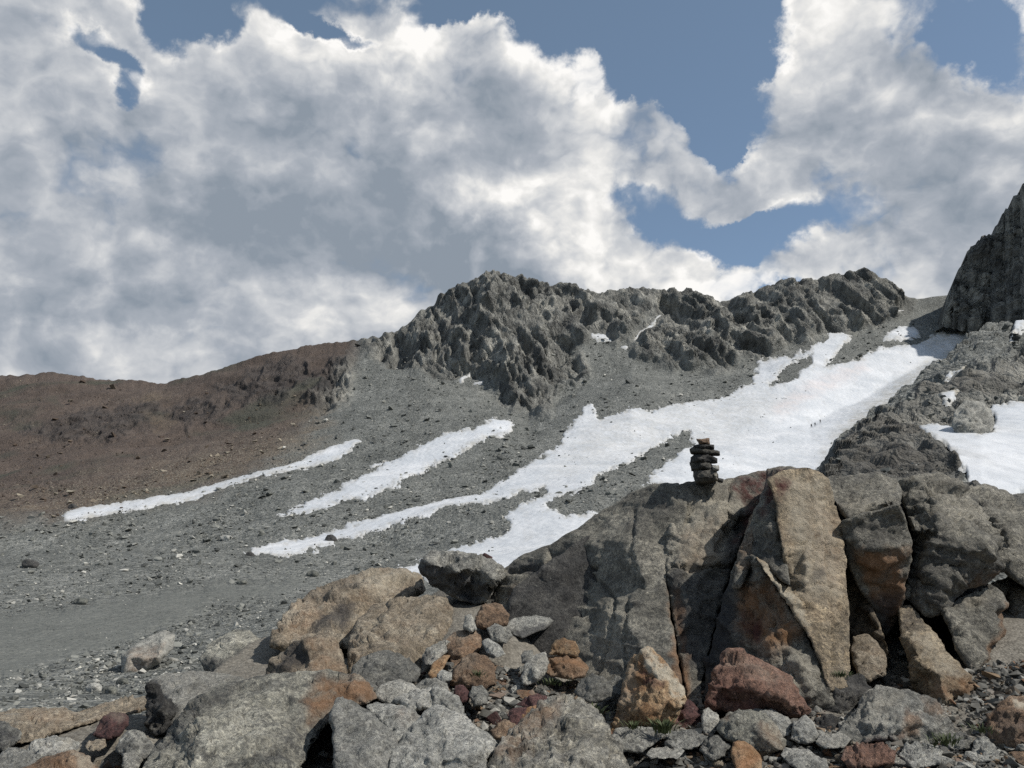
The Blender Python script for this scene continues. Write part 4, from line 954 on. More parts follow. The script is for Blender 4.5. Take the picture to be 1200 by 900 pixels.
rk('angular grey block with a sharp left corner in front of the speckled boulder', 'lgrey',
   [(388, 832), (396, 819), (410, 820), (434, 833), (455, 855), (470, 880), (500, 945), (392, 945), (391, 880)], inner=[(402, 840, -.05), (440, 870, -.12), (410, 900, -.12)], d0=4.45, y0=900, ty=.75, tx=.3, thick=.7, amp=.012, fs=.25, step=2.5)
rk('small pale slab leaning between the angular block and the peaked grey rock', 'lgrey',
   [(428, 828), (440, 822), (470, 827), (494, 838), (500, 848), (478, 872), (464, 874), (448, 848)], inner=[(465, 840, -.08)], d0=4.9, y0=872, ty=1.3, thick=.5, amp=.01, fs=.2, step=2.5, paint=[('rust', [(460, 830), (490, 840), (470, 850)], .25, 8)])
rk('peaked light grey rock with a broad smooth face at the bottom edge', 'lgrey',
   [(458, 885), (477, 857), (492, 840), (508, 826), (520, 830), (545, 840), (583, 867), (586, 873), (572, 888), (566, 945), (450, 945)],
   inner=[(515, 845, -.16), (512, 868, -.16), (560, 880, -.22), (500, 888, -.2), (470, 905, -.05), (540, 885, -.22), (545, 905, -.02)], d0=4.5, y0=895, ty=1.2, thick=.9, amp=.012, fs=.25, step=2.5)
rk('banded grey slab with ochre streaks in the bottom centre', 'stripe',
   [(560, 945), (570, 897), (598, 858), (625, 832), (642, 818), (655, 819), (680, 822), (700, 832), (712, 856), (724, 880), (738, 905), (745, 945)],
   inner=[(645, 835, -.1), (660, 870, -.22), (620, 880, -.15), (690, 865, -.15), (650, 910, -.25), (700, 905, -.15)], d0=4.4, y0=900, ty=1.35, thick=1.0, amp=.014, fs=.2, step=2.5, strata=(7, 0, 16),
   paint=[('rust', [(625, 832), (660, 828), (640, 860), (600, 895), (580, 890)], .55, 10)])
rk('large tan boulder with a rounded top left of the rubble pile', 'tan',
   [(408, 800), (408, 755), (418, 728), (438, 709), (468, 700), (500, 697), (524, 702), (532, 714), (531, 740), (522, 754), (503, 768), (494, 790), (470, 805), (430, 808)],
   inner=[(450, 730, -.25), (500, 715, -.12), (512, 735, -.25), (470, 760, -.35), (430, 770, -.2)], d0=7.3, y0=800, ty=1.7, thick=1.3, amp=.02, fs=.35, step=2.5)
rk('orange-tan block with a dark left face beside the tan boulder', 'tan',
   [(308, 800), (316, 775), (345, 754), (358, 748), (384, 741), (396, 750), (409, 792), (405, 808), (320, 810)], inner=[(357, 752, -.2), (366, 792, -.3), (388, 748, -.1)], edges=[(0, 1)], d0=6.9, y0=800, ty=.9, thick=.8, amp=.015, fs=.25, step=2.5,
   paint=[('dark', [(312, 790), (340, 756), (357, 750), (362, 770), (340, 785)], .75, 6), ('rust', [(360, 750), (395, 750), (405, 790), (368, 795)], .45, 8)])
rk('broad brown weathered slab at the back left of the boulder pile', 'tan',
   [(315, 760), (326, 730), (343, 711), (367, 694), (400, 680), (440, 668), (473, 667), (492, 677), (498, 692), (480, 706), (440, 716), (424, 735), (410, 760), (360, 765)],
   inner=[(350, 730, -.15), (400, 705, -.25), (450, 685, -.2), (380, 690, -.05), (410, 720, -.1)], d0=8.8, y0=760, ty=2.3, tx=.3, thick=1.4, amp=.03, fs=.4, step=2.5, strata=(2, 0, 9),
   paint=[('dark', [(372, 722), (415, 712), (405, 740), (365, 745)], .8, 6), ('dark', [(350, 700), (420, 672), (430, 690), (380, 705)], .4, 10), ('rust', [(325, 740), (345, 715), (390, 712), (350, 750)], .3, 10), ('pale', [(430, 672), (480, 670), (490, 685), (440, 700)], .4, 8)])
rk('dark overhanging boulder perched behind the tan boulder', 'grey',
   [(492, 658), (500, 648), (533, 645), (560, 652), (585, 660), (593, 666), (590, 677), (580, 690), (571, 703), (557, 709), (528, 698), (503, 684), (493, 670)],
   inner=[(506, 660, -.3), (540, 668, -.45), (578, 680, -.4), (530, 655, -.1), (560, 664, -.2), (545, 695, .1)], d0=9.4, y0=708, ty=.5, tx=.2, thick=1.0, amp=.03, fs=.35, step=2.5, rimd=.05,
   paint=[('dark', [(492, 655), (504, 660), (540, 672), (580, 684), (560, 710), (500, 685)], .75, 4)])  # underside darkened by paint to imitate shade below the overhang
rk('small dark red stone lying on the dark overhanging boulder', 'maroon', [(564, 650), (567, 648), (578, 652), (577, 656), (566, 655)], 'stone', d0=10.0, y0=656, ty=.5, thick=.12, amp=.004, fs=.08, step=1.5, rim=2)
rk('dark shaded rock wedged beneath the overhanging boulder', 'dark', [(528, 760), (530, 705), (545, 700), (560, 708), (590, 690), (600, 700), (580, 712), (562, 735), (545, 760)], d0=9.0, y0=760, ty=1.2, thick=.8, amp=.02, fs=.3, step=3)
rk('grey granite slab leaning on the outcrop above the rubble', 'lgrey', [(588, 735), (605, 722), (628, 713), (646, 719), (652, 727), (640, 737), (612, 748), (600, 744)],
   inner=[(608, 735, -.12), (640, 727, -.12)], d0=8.05, y0=747, ty=2.4, thick=.35, amp=.008, fs=.2, step=2, rim=3, paint=[('dark', [(603, 740), (640, 730), (653, 728), (640, 745), (605, 752)], .7, 3)])
rk('rust-red cubic stone beside the leaning granite slab', 'rust', [(556, 724), (562, 711), (580, 706), (588, 709), (597, 722), (594, 733), (568, 738), (558, 736)], 'stone', inner=[(565, 713, -.05), (590, 720, -.08), (568, 730, -.08)], d0=7.9, y0=738, ty=1.2, thick=.35, amp=.008, fs=.1, step=2, rim=4)
rk('rounded brown boulder in the middle of the rubble pile', 'rust', [(528, 803), (530, 787), (541, 772), (556, 764), (572, 769), (582, 784), (580, 800), (568, 808), (545, 807)], inner=[(555, 780, -.15), (545, 795, -.14), (570, 792, -.1)], d0=6.7, y0=806, ty=1.0, thick=.45, amp=.010, fs=.15, step=2, paint=[('pale', [(535, 770), (560, 765), (545, 790)], .25, 8)])
rk('tawny wedge-shaped rock touching the upper edge of the brown boulder', 'rust', [(520, 752), (534, 741), (556, 738), (566, 748), (563, 762), (545, 774), (530, 790), (526, 770)], inner=[(545, 750, -.12), (540, 765, -.12)], d0=7.2, y0=780, ty=1.4, thick=.4, amp=.01, fs=.15, step=2, paint=[('pale', [(520, 740), (560, 738), (540, 755)], .3, 6)])
rk('grey angular stone just under the leaning granite slab', 'grey', [(570, 736), (580, 731), (596, 736), (601, 746), (593, 754), (576, 752)], 'stone', inner=[(585, 742, -.06)], d0=7.5, y0=753, ty=1.2, thick=.25, amp=.006, fs=.1, step=2, rim=4)
rk('upright white stone left of the rust-red cubic stone', 'pale', [(543, 736), (545, 722), (553, 719), (559, 738), (552, 742)], 'stone', inner=[(551, 730, -.04)], d0=7.6, y0=740, ty=.8, thick=.2, amp=.004, fs=.08, step=2, rim=3)
rk('smooth blue-grey oblong stone in the rubble pile', 'lgrey', [(564, 752), (572, 748), (586, 756), (593, 767), (582, 771), (570, 765)], 'stone', inner=[(578, 760, -.06)], d0=7.1, y0=770, ty=1.2, thick=.22, amp=.004, fs=.1, step=2, rim=4)
rk('whitish round stone standing left of the twin orange rocks', 'pale', [(610, 794), (615, 778), (629, 766), (639, 763), (643, 777), (638, 791), (628, 801), (613, 804)], 'stone', inner=[(626, 783, -.1), (633, 770, -.04)], d0=6.7, y0=803, ty=.9, thick=.3, amp=.006, fs=.12, step=2, rim=6)
rk('orange-brown rock with a smaller rock resting on it', 'rust', [(639, 789), (642, 772), (655, 766), (668, 765), (681, 772), (689, 783), (685, 792), (672, 798), (655, 793), (645, 793)], inner=[(662, 778, -.1), (675, 782, -.09)], d0=7.0, y0=797, ty=1.0, thick=.4, amp=.010, fs=.14, step=2, rim=6, paint=[('rust', [(640, 765), (690, 765), (690, 800), (640, 800)], .5, 10)])
rk('small ochre rock on top of the orange-brown rock', 'orange', [(643, 768), (649, 752), (663, 748), (674, 752), (680, 763), (676, 770), (660, 768)], 'stone', inner=[(661, 758, -.07)], d0=7.2, y0=770, ty=1.0, thick=.3, amp=.008, fs=.12, step=2, rim=5, paint=[('dark', [(650, 750), (680, 750), (660, 762)], .3, 6)])
rk('small round grey stone left of the whitish round stone', 'grey', [(611, 768), (615, 762), (624, 762), (627, 772), (620, 779), (612, 777)], 'stone', inner=[(618, 769, -.05)], d0=7.0, y0=778, ty=1, thick=.15, amp=.003, fs=.08, step=2, rim=4)
rk('dark maroon wedge stone above the banded slab', 'maroon', [(604, 826), (614, 818), (630, 813), (642, 816), (641, 826), (625, 831)], 'stone', inner=[(625, 820, -.05)], d0=5.75, y0=830, ty=1, thick=.25, amp=.005, fs=.1, step=2, rim=4)
rk('broken orange stone face next to the maroon wedge stone', 'orange', [(610, 838), (618, 829), (632, 826), (639, 832), (626, 845), (615, 848)], 'stone', inner=[(625, 835, -.04)], d0=5.55, y0=848, ty=1, thick=.2, amp=.005, fs=.1, step=2, rim=3, paint=[('rust', [(605, 825), (640, 825), (640, 850), (605, 850)], .6, 5)])
rk('dark red stone left of the broken orange stone', 'maroon', [(594, 838), (600, 829), (616, 829), (622, 838), (610, 852), (597, 848)], 'stone', inner=[(606, 838, -.05)], d0=5.55, y0=850, ty=1, thick=.22, amp=.005, fs=.1, step=2, rim=4)
rk('brown square stone tucked behind the banded slab', 'rust', [(575, 856), (590, 843), (604, 848), (606, 858), (594, 868), (580, 866)], 'stone', inner=[(592, 853, -.05)], d0=5.2, y0=866, ty=1, thick=.25, amp=.005, fs=.1, step=2, rim=4)
rk('maroon cracked stone under the rounded brown boulder', 'maroon', [(531, 818), (533, 803), (543, 802), (552, 812), (550, 822), (540, 824)], 'stone', inner=[(541, 812, -.05)], d0=6.1, y0=823, ty=1, thick=.2, amp=.005, fs=.08, step=2, rim=4)
rk('mottled grey stone right of the maroon cracked stone', 'grey', [(549, 815), (553, 804), (565, 803), (573, 812), (570, 826), (556, 829)], 'stone', inner=[(562, 814, -.06)], d0=6.0, y0=828, ty=1, thick=.25, amp=.005, fs=.08, step=2, rim=4)
rk('white marbled stone below the right end of the tan boulder', 'pale', [(493, 772), (500, 760), (516, 752), (533, 750), (532, 760), (520, 768), (508, 780), (498, 780)], 'stone', inner=[(512, 764, -.05)], d0=7.2, y0=780, ty=1.3, thick=.3, amp=.008, fs=.1, step=2, rim=4, paint=[('dark', [(493, 765), (503, 765), (505, 780), (495, 780)], .6, 3)])
rk('pinkish orange stone between two pale stones of the rubble pile', 'orange', [(501, 790), (508, 777), (520, 768), (528, 768), (520, 782), (511, 794), (504, 796)], 'stone', d0=6.9, y0=795, ty=1.3, thick=.2, amp=.005, fs=.08, step=2, rim=4)
rk('bluish stone at the foot of the rounded brown boulder', 'lgrey', [(512, 790), (518, 784), (530, 788), (530, 797), (520, 800), (513, 797)], 'stone', inner=[(521, 791, -.04)], d0=6.6, y0=799, ty=1, thick=.18, amp=.003, fs=.08, step=2, rim=4)
rk('low mossy grey rock left of the maroon stone', 'grey', [(482, 808), (494, 797), (510, 793), (524, 801), (528, 814), (510, 822), (490, 818)], inner=[(505, 806, -.08)], d0=6.0, y0=818, ty=1.4, thick=.35, amp=.008, fs=.12, step=2, rim=5)
rk('flat grey boulder in front of the large tan boulder', 'grey', [(408, 800), (414, 780), (425, 769), (453, 760), (477, 770), (493, 784), (488, 800), (455, 812), (420, 815)], inner=[(445, 778, -.12), (470, 785, -.14), (430, 795, -.1)], d0=6.4, y0=812, ty=1.5, thick=.6, amp=.012, fs=.2, step=2.2)
rk('pale cream rock behind the folded slab', 'pale', [(438, 816), (446, 802), (470, 796), (485, 802), (495, 812), (480, 824), (455, 826)], inner=[(465, 808, -.08)], d0=5.7, y0=824, ty=1.4, thick=.4, amp=.008, fs=.15, step=2.2)
rk('folded light grey slab above the peaked rock', 'lgrey', [(460, 822), (480, 810), (505, 807), (528, 812), (540, 822), (546, 848), (525, 842), (505, 832), (480, 832)], inner=[(490, 818, -.06), (520, 822, -.1), (530, 835, -.08)], d0=5.4, y0=845, ty=1.1, thick=.4, amp=.012, fs=.12, step=2.2, strata=(6, 0, 12))
rk('rounded mottled boulder right of the banded slab', 'grey', [(672, 812), (680, 798), (695, 790), (708, 793), (718, 803), (716, 816), (700, 824), (684, 824)], inner=[(696, 805, -.12)], d0=6.0, y0=824, ty=1.0, thick=.35, amp=.01, fs=.12, step=2, rim=6)
rk('grey rock filling the gap behind the pyramid rock', 'grey', [(705, 830), (712, 800), (722, 792), (736, 800), (732, 830), (720, 845)], inner=[(722, 815, -.1)], d0=6.4, y0=845, ty=.8, thick=.35, amp=.01, fs=.12, step=2, rim=6)
rk('pyramid-shaped ochre rock with a painted sunlit edge', 'orange',
   [(714, 862), (722, 830), (731, 797), (742, 766), (752, 763), (760, 757), (772, 766), (783, 780), (804, 812), (805, 820), (800, 828), (788, 850), (765, 862), (740, 866)],
   inner=[(752, 768, -.03), (775, 797, -.12), (799, 824, -.1), (748, 800, -.06), (755, 835, -.16)], edges=[(0, 1), (1, 2)], d0=5.75, y0=862, ty=.45, tx=-.25, thick=.6, amp=.014, fs=.16, step=2, rim=4,
   paint=[('pale', [(744, 764), (760, 756), (806, 812), (802, 826), (775, 796)], .9, 3), ('redv', [(748, 778), (760, 782), (778, 805), (770, 812), (752, 800)], .8, 5), ('pale', [(720, 830), (735, 780), (745, 770), (745, 800), (730, 850)], .35, 5)])  # strong pale strip paints sunlight on the upper right edge
rk('maroon rock at the right foot of the pyramid rock', 'maroon', [(784, 858), (790, 835), (803, 816), (814, 824), (823, 838), (822, 852), (808, 860)], inner=[(806, 838, -.08)], d0=5.9, y0=858, ty=.6, thick=.3, amp=.01, fs=.12, step=2, rim=5)
rk('big red-brown boulder leaning at the foot of the outcrop', 'red',
   [(828, 832), (830, 805), (838, 780), (850, 761), (866, 761), (888, 772), (910, 782), (926, 792), (938, 812), (950, 832), (947, 840), (930, 842), (900, 838), (860, 836)],
   inner=[(858, 778, -.06), (890, 788, -.14), (845, 805, -.25), (880, 802, -.32), (905, 812, -.32), (925, 822, -.25), (915, 800, -.16), (870, 825, -.15)], d0=6.0, y0=838, ty=.75, thick=.8, amp=.018, fs=.25, step=2.2,
   paint=[('redv', [(830, 800), (870, 800), (900, 825), (870, 840), (830, 835)], .7, 8), ('pale', [(850, 765), (900, 785), (930, 800), (900, 800), (860, 785)], .25, 8)])  # painted light: paler sunlit top, darker red on the shaded lower left
rk('oval grey-tan boulder in front of the red-brown boulder', 'speckle', [(840, 856), (843, 842), (856, 834), (876, 831), (896, 836), (912, 852), (922, 868), (918, 880), (896, 884), (872, 876), (852, 868)], inner=[(865, 846, -.12), (890, 858, -.16), (905, 872, -.1)], d0=5.2, y0=880, ty=.9, thick=.5, amp=.010, fs=.18, step=2.1,
   paint=[('rust', [(890, 850), (912, 855), (920, 880), (895, 880)], .5, 8), ('rust', [(840, 835), (860, 832), (850, 850)], .5, 5)])
rk('pale grey rock just behind the oval boulder', 'lgrey', [(872, 836), (884, 830), (905, 832), (924, 840), (930, 850), (926, 862), (912, 866), (895, 850)], inner=[(908, 845, -.06)], d0=5.6, y0=860, ty=1.0, thick=.35, amp=.01, fs=.15, step=2.1, rim=5)
rk('square light grey rock right of the oval boulder', 'lgrey', [(926, 866), (929, 846), (944, 838), (955, 848), (960, 866), (948, 872), (935, 871)], inner=[(943, 853, -.08)], d0=5.4, y0=870, ty=.9, thick=.3, amp=.008, fs=.12, step=2.1, rim=5)
rk('small bright orange rock under the oval boulder', 'orange', [(857, 884), (859, 870), (872, 868), (884, 876), (894, 890), (890, 910), (862, 910)], inner=[(870, 882, -.06)], d0=4.85, y0=905, ty=.8, thick=.3, amp=.008, fs=.12, step=2, rim=5, paint=[('rust', [(855, 865), (895, 865), (895, 910), (855, 910)], .6, 5)])
rk('flat blue-grey rock below the pyramid rock', 'grey', [(714, 870), (722, 853), (745, 851), (765, 852), (780, 862), (768, 872), (752, 882), (725, 882)], inner=[(745, 860, -.06), (752, 870, -.08)], d0=5.1, y0=882, ty=1.3, thick=.35, amp=.008, fs=.14, step=2, rim=4)
rk('grey wedge stone right of the flat blue-grey rock', 'lgrey', [(778, 874), (786, 856), (810, 856), (830, 862), (824, 872), (812, 878), (795, 880)], 'stone', inner=[(800, 866, -.05)], d0=5.15, y0=880, ty=1.2, thick=.3, amp=.008, fs=.12, step=2, rim=4)
rk('thin cream flagstone lying on the front gravel', 'pale', [(756, 884), (764, 876), (795, 874), (802, 880), (795, 888), (762, 889)], 'stone', d0=4.95, y0=889, ty=1.8, thick=.15, amp=.004, fs=.1, step=2, rim=3)
rk('dark blue-grey stone left of the small bright orange rock', 'grey', [(820, 880), (826, 866), (842, 862), (852, 872), (850, 886), (836, 892)], 'stone', inner=[(838, 874, -.06)], d0=5.0, y0=890, ty=1, thick=.25, amp=.007, fs=.1, step=2, rim=4)
rk('cream upright stone right of the maroon rock', 'pale', [(822, 855), (823, 834), (830, 829), (842, 838), (845, 852), (836, 862), (826, 862)], 'stone', inner=[(832, 846, -.05)], d0=5.6, y0=860, ty=.8, thick=.25, amp=.006, fs=.1, step=2, rim=4)
rk('large blue-grey boulder with a flat top at the lower right', 'grey',
   [(978, 868), (986, 852), (1004, 828), (1014, 809), (1027, 803), (1061, 809), (1097, 820), (1108, 832), (1117, 858), (1108, 866), (1078, 872), (1045, 874), (1005, 874)],
   inner=[(1028, 815, -.12), (1080, 830, -.14), (1020, 840, -.18), (1060, 845, -.28), (1095, 850, -.2), (1045, 862, -.2)], d0=5.5, y0=870, ty=1.0, thick=.8, amp=.015, fs=.25, step=2.1,
   paint=[('rust', [(1062, 838), (1075, 838), (1075, 860), (1055, 862)], .7, 7), ('redv', [(1010, 862), (1060, 862), (1055, 875), (1010, 875)], .5, 5), ('rust', [(1085, 818), (1108, 830), (1105, 840), (1085, 830)], .5, 6), ('pale', [(1015, 810), (1060, 815), (1040, 850), (1000, 850)], .3, 12)])
rk('leaning slab with a light top and dark rusty end in the gully', 'outtan',
   [(1053, 712), (1066, 708), (1080, 722), (1097, 743), (1117, 773), (1140, 793), (1146, 815), (1143, 838), (1117, 843), (1085, 830), (1068, 802), (1062, 768), (1054, 742)],
   inner=[(1068, 748, -.2), (1085, 742, -.1), (1078, 778, -.5), (1100, 790, -.5), (1138, 797, -.4), (1110, 825, -.3)], d0=6.6, y0=840, ty=1.0, tx=.1, thick=.7, amp=.015, fs=.25, step=2.2,
   paint=[('rust', [(1075, 785), (1140, 797), (1143, 820), (1080, 815)], .7, 8), ('dark', [(1053, 712), (1075, 712), (1085, 738), (1060, 745)], .5, 5), ('pale', [(1068, 745), (1090, 745), (1135, 795), (1100, 788)], .5, 5)])  # pale strip paints sunlight onto the top; rust is stain
rk('olive-brown boulder cut by the right picture edge', 'rust',
   [(1157, 862), (1158, 838), (1170, 823), (1184, 815), (1212, 816), (1245, 845), (1240, 888), (1190, 886), (1168, 880)], inner=[(1176, 830, -.1), (1195, 835, -.2), (1190, 865, -.2)], d0=5.4, y0=884, ty=.6, thick=.6, amp=.012, fs=.2, step=2.2,
   paint=[('pale', [(1180, 816), (1215, 816), (1230, 835), (1195, 828)], .8, 3), ('dark', [(1170, 835), (1240, 845), (1240, 888), (1170, 885)], .35, 10)])
rk('sloping rubble-covered ledge block in the dark gully of the outcrop', 'outgrey', [(1028, 745), (1045, 735), (1068, 738), (1076, 770), (1080, 815), (1040, 815), (1030, 790)], d0=7.15, y0=810, ty=2, thick=.5, amp=.02, fs=.2, step=2.5)
rk('brown ledge block inside the outcrop gully', 'tan', [(997, 765), (1000, 745), (1015, 742), (1032, 755), (1040, 772), (1038, 792), (1020, 800), (1005, 792)], inner=[(1015, 765, -.1), (1025, 780, -.12)], d0=6.9, y0=800, ty=1.2, thick=.5, amp=.012, fs=.2, step=2.2)
rk('dark base block under the tall tan face', 'dark', [(948, 826), (955, 800), (968, 792), (1010, 792), (1022, 808), (1005, 832), (975, 842)], inner=[(980, 810, -.12), (1000, 812, -.12)], d0=6.35, y0=840, ty=.8, thick=.5, amp=.015, fs=.2, step=2.2)  # one dark rock material over the whole block
rk('dark stone at the right end of the red-brown boulder', 'dark', [(950, 860), (955, 842), (975, 836), (990, 846), (984, 862), (965, 868)], 'stone', inner=[(970, 850, -.07)], d0=5.8, y0=866, ty=.8, thick=.3, amp=.008, fs=.1, step=2, rim=4)
rk('reddish flat stone at the lower right edge', 'red', [(985, 890), (990, 876), (1012, 869), (1035, 871), (1050, 880), (1046, 894), (1020, 900), (995, 899)], 'stone', inner=[(1015, 882, -.08)], d0=4.8, y0=900, ty=1.2, thick=.35, amp=.010, fs=.12, step=2, rim=5)
rk('blue-white flat stone left of the reddish flat stone', 'lgrey', [(914, 884), (920, 876), (945, 880), (968, 890), (972, 902), (945, 905), (925, 897)], 'stone', inner=[(940, 888, -.05)], d0=4.75, y0=903, ty=1.6, thick=.2, amp=.006, fs=.12, step=2, rim=3)
rk('cream stone between the square rock and the blue-grey boulder', 'pale', [(955, 872), (962, 860), (985, 857), (998, 866), (990, 876), (968, 878)], 'stone', inner=[(975, 866, -.04)], d0=5.2, y0=877, ty=1.5, thick=.2, amp=.006, fs=.12, step=2, rim=3)
rk('grey-white crumbly stone right of the reddish flat stone', 'lgrey', [(1052, 886), (1060, 874), (1085, 872), (1105, 880), (1100, 896), (1070, 902)], 'stone', inner=[(1078, 883, -.06)], d0=4.9, y0=900, ty=1.3, thick=.25, amp=.010, fs=.12, step=2, rim=3)
rk('buff stone under the right corner of the blue-grey boulder', 'grey', [(1105, 872), (1112, 858), (1128, 858), (1142, 868), (1136, 878), (1118, 880)], 'stone', inner=[(1124, 866, -.06)], d0=5.3, y0=880, ty=1, thick=.25, amp=.008, fs=.1, step=2, rim=3)
rk('blue-grey stone left of the olive-brown boulder', 'lgrey', [(1138, 886), (1142, 866), (1155, 862), (1168, 876), (1172, 890), (1150, 895)], 'stone', inner=[(1153, 877, -.06)], d0=5.1, y0=895, ty=1, thick=.25, amp=.008, fs=.1, step=2, rim=3)
rk('long low tan slab at the left picture edge', 'tan',
   [(-40, 850), (-20, 838), (25, 830), (75, 831), (100, 834), (125, 825), (155, 818), (177, 816), (178, 830), (150, 840), (128, 840), (98, 850), (66, 860), (35, 870), (-40, 880)],
   inner=[(40, 845, -.1), (90, 840, -.06), (150, 828, -.05)], d0=5.6, y0=870, ty=2.4, thick=.7, amp=.014, fs=.25, step=2.3, paint=[('rust', [(30, 835), (90, 838), (60, 855)], .3, 8)])
rk('whitish weathered slab left of the speckled boulder', 'pale',
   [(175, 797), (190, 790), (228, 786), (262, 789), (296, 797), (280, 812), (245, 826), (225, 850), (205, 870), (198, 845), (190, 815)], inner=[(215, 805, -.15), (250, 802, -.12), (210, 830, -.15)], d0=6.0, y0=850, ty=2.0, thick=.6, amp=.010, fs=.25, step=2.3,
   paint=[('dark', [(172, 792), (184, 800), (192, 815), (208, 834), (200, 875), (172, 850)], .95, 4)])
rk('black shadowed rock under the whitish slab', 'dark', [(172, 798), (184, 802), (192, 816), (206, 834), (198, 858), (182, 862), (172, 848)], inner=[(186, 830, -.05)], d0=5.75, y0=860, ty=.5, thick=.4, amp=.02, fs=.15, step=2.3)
rk('dark grey block at the left picture edge', 'grey', [(-20, 872), (-15, 846), (10, 846), (25, 858), (25, 866), (5, 880)], inner=[(8, 858, -.06)], d0=5.2, y0=880, ty=1, thick=.35, amp=.01, fs=.15, step=2.2, rim=4, paint=[('dark', [(-20, 850), (10, 856), (22, 866), (0, 880)], .5, 4)])
rk('flat blue-grey stone in the bottom left corner', 'lgrey', [(-6, 890), (10, 876), (32, 879), (49, 888), (35, 898), (15, 905), (-5, 902)], 'stone', inner=[(20, 886, -.04)], d0=4.8, y0=900, ty=1.6, thick=.25, amp=.006, fs=.12, step=2.2, rim=3)
rk('rusty ridge of a rock cut by the bottom left edge', 'rust', [(10, 945), (22, 902), (52, 888), (84, 878), (98, 884), (120, 905), (130, 945)], inner=[(82, 890, -.1), (60, 905, -.12)], d0=4.4, y0=900, ty=1.0, thick=.5, amp=.012, fs=.15, step=2.2, paint=[('pale', [(80, 878), (100, 884), (125, 920), (95, 900)], .6, 4)])
rk('olive-grey blocky stone left of the speckled boulder', 'grey', [(135, 880), (142, 862), (155, 854), (168, 858), (182, 875), (175, 890), (150, 892)], inner=[(155, 866, -.06), (160, 878, -.06)], d0=5.0, y0=890, ty=.8, thick=.3, amp=.007, fs=.12, step=2.2, rim=4)
rk('small white stone beneath the olive-grey stone', 'pale', [(142, 898), (144, 884), (156, 881), (168, 890), (162, 902), (148, 905)], 'stone', inner=[(154, 890, -.04)], d0=4.75, y0=902, ty=1, thick=.2, amp=.004, fs=.1, step=2, rim=4)
rk('purplish grey rock under the tan slab', 'maroon', [(108, 862), (116, 846), (130, 834), (148, 836), (152, 850), (140, 862), (124, 868)], inner=[(132, 850, -.08)], d0=5.35, y0=866, ty=1.2, thick=.35, amp=.01, fs=.15, step=2.2, rim=4, paint=[('pale', [(120, 835), (150, 835), (140, 850)], .3, 5)])
rk('small tan stone in the shade beside the olive-grey stone', 'tan', [(99, 876), (104, 867), (124, 866), (125, 874), (115, 880), (104, 881)], 'stone', d0=5.15, y0=880, ty=1, thick=.2, amp=.006, fs=.1, step=2, rim=3)
rk('ragged pale rock above the rusty ridge', 'lgrey', [(28, 882), (40, 868), (62, 862), (85, 866), (95, 876), (70, 886), (45, 890)], inner=[(60, 873, -.06)], d0=5.1, y0=888, ty=1.4, thick=.3, amp=.012, fs=.1, step=2.2, rim=3, paint=[('pale', [(60, 862), (90, 866), (80, 880)], .4, 5)])
for label, mat, ol, cat, name, kw in R:
    if cat == 'stone': kw = {**kw, 'rim': 2, 'soft': .6, 'wig': .9, 'amp': kw.get('amp', .008) * 1.5, 'step': min(kw.get('step', 2), 1.8)}
    else: kw = {'wig': 1.2, **kw, 'rim': min(kw.get('rim', 3), 3), 'amp': kw.get('amp', .02) * 1.15}
    tag(relief(name, M[mat], ol, **kw), label, cat)
print('boulders', time.time() - T0, len(R))
# two boulders standing off, beyond the knoll
tag(relief('boulder', M['grey'], [(142, 792), (142, 767), (165, 751), (193, 738), (206, 743), (203, 760), (186, 779), (165, 788)], inner=[(150, 770, -1.0), (190, 752, -.9), (185, 770, -1.2)], d0=46, y0=790, ty=6, thick=2.5, amp=.05, fs=1.5, step=2, rim=4, paint=[('rust', [(150, 765), (190, 755), (180, 780), (150, 790)], .3, 6)]), 'tilted slab boulder alone at the near edge of the grey silt flat', 'boulder')
tag(relief('boulder', M['speckle'], [(233, 772), (242, 757), (262, 744), (275, 738), (292, 738), (306, 750), (319, 762), (314, 780), (300, 792), (262, 794), (240, 786)], inner=[(270, 755, -.3), (295, 765, -.4), (255, 772, -.3)], d0=10.2, y0=790, ty=2.5, thick=1.2, amp=.02, fs=.4, step=2.2, paint=[('dark', [(235, 770), (270, 775), (310, 768), (310, 795), (240, 795)], .7, 6)]), 'black-and-white speckled boulder behind the orange-tan block', 'boulder')
tag(relief('boulder', M['grey'], [(1116, 500), (1118, 482), (1130, 470), (1148, 469), (1162, 480), (1166, 497), (1160, 508), (1140, 513), (1122, 508)], inner=[(1140, 485, -.8), (1128, 495, -.7)], d0=float(D_R(np.array([1140.]), np.array([514.]))[0]), y0=512, ty=6, thick=3, amp=.12, fs=1.5, step=1.8, rim=8), 'large rounded boulder at the upper edge of the near right snowfield', 'boulder')
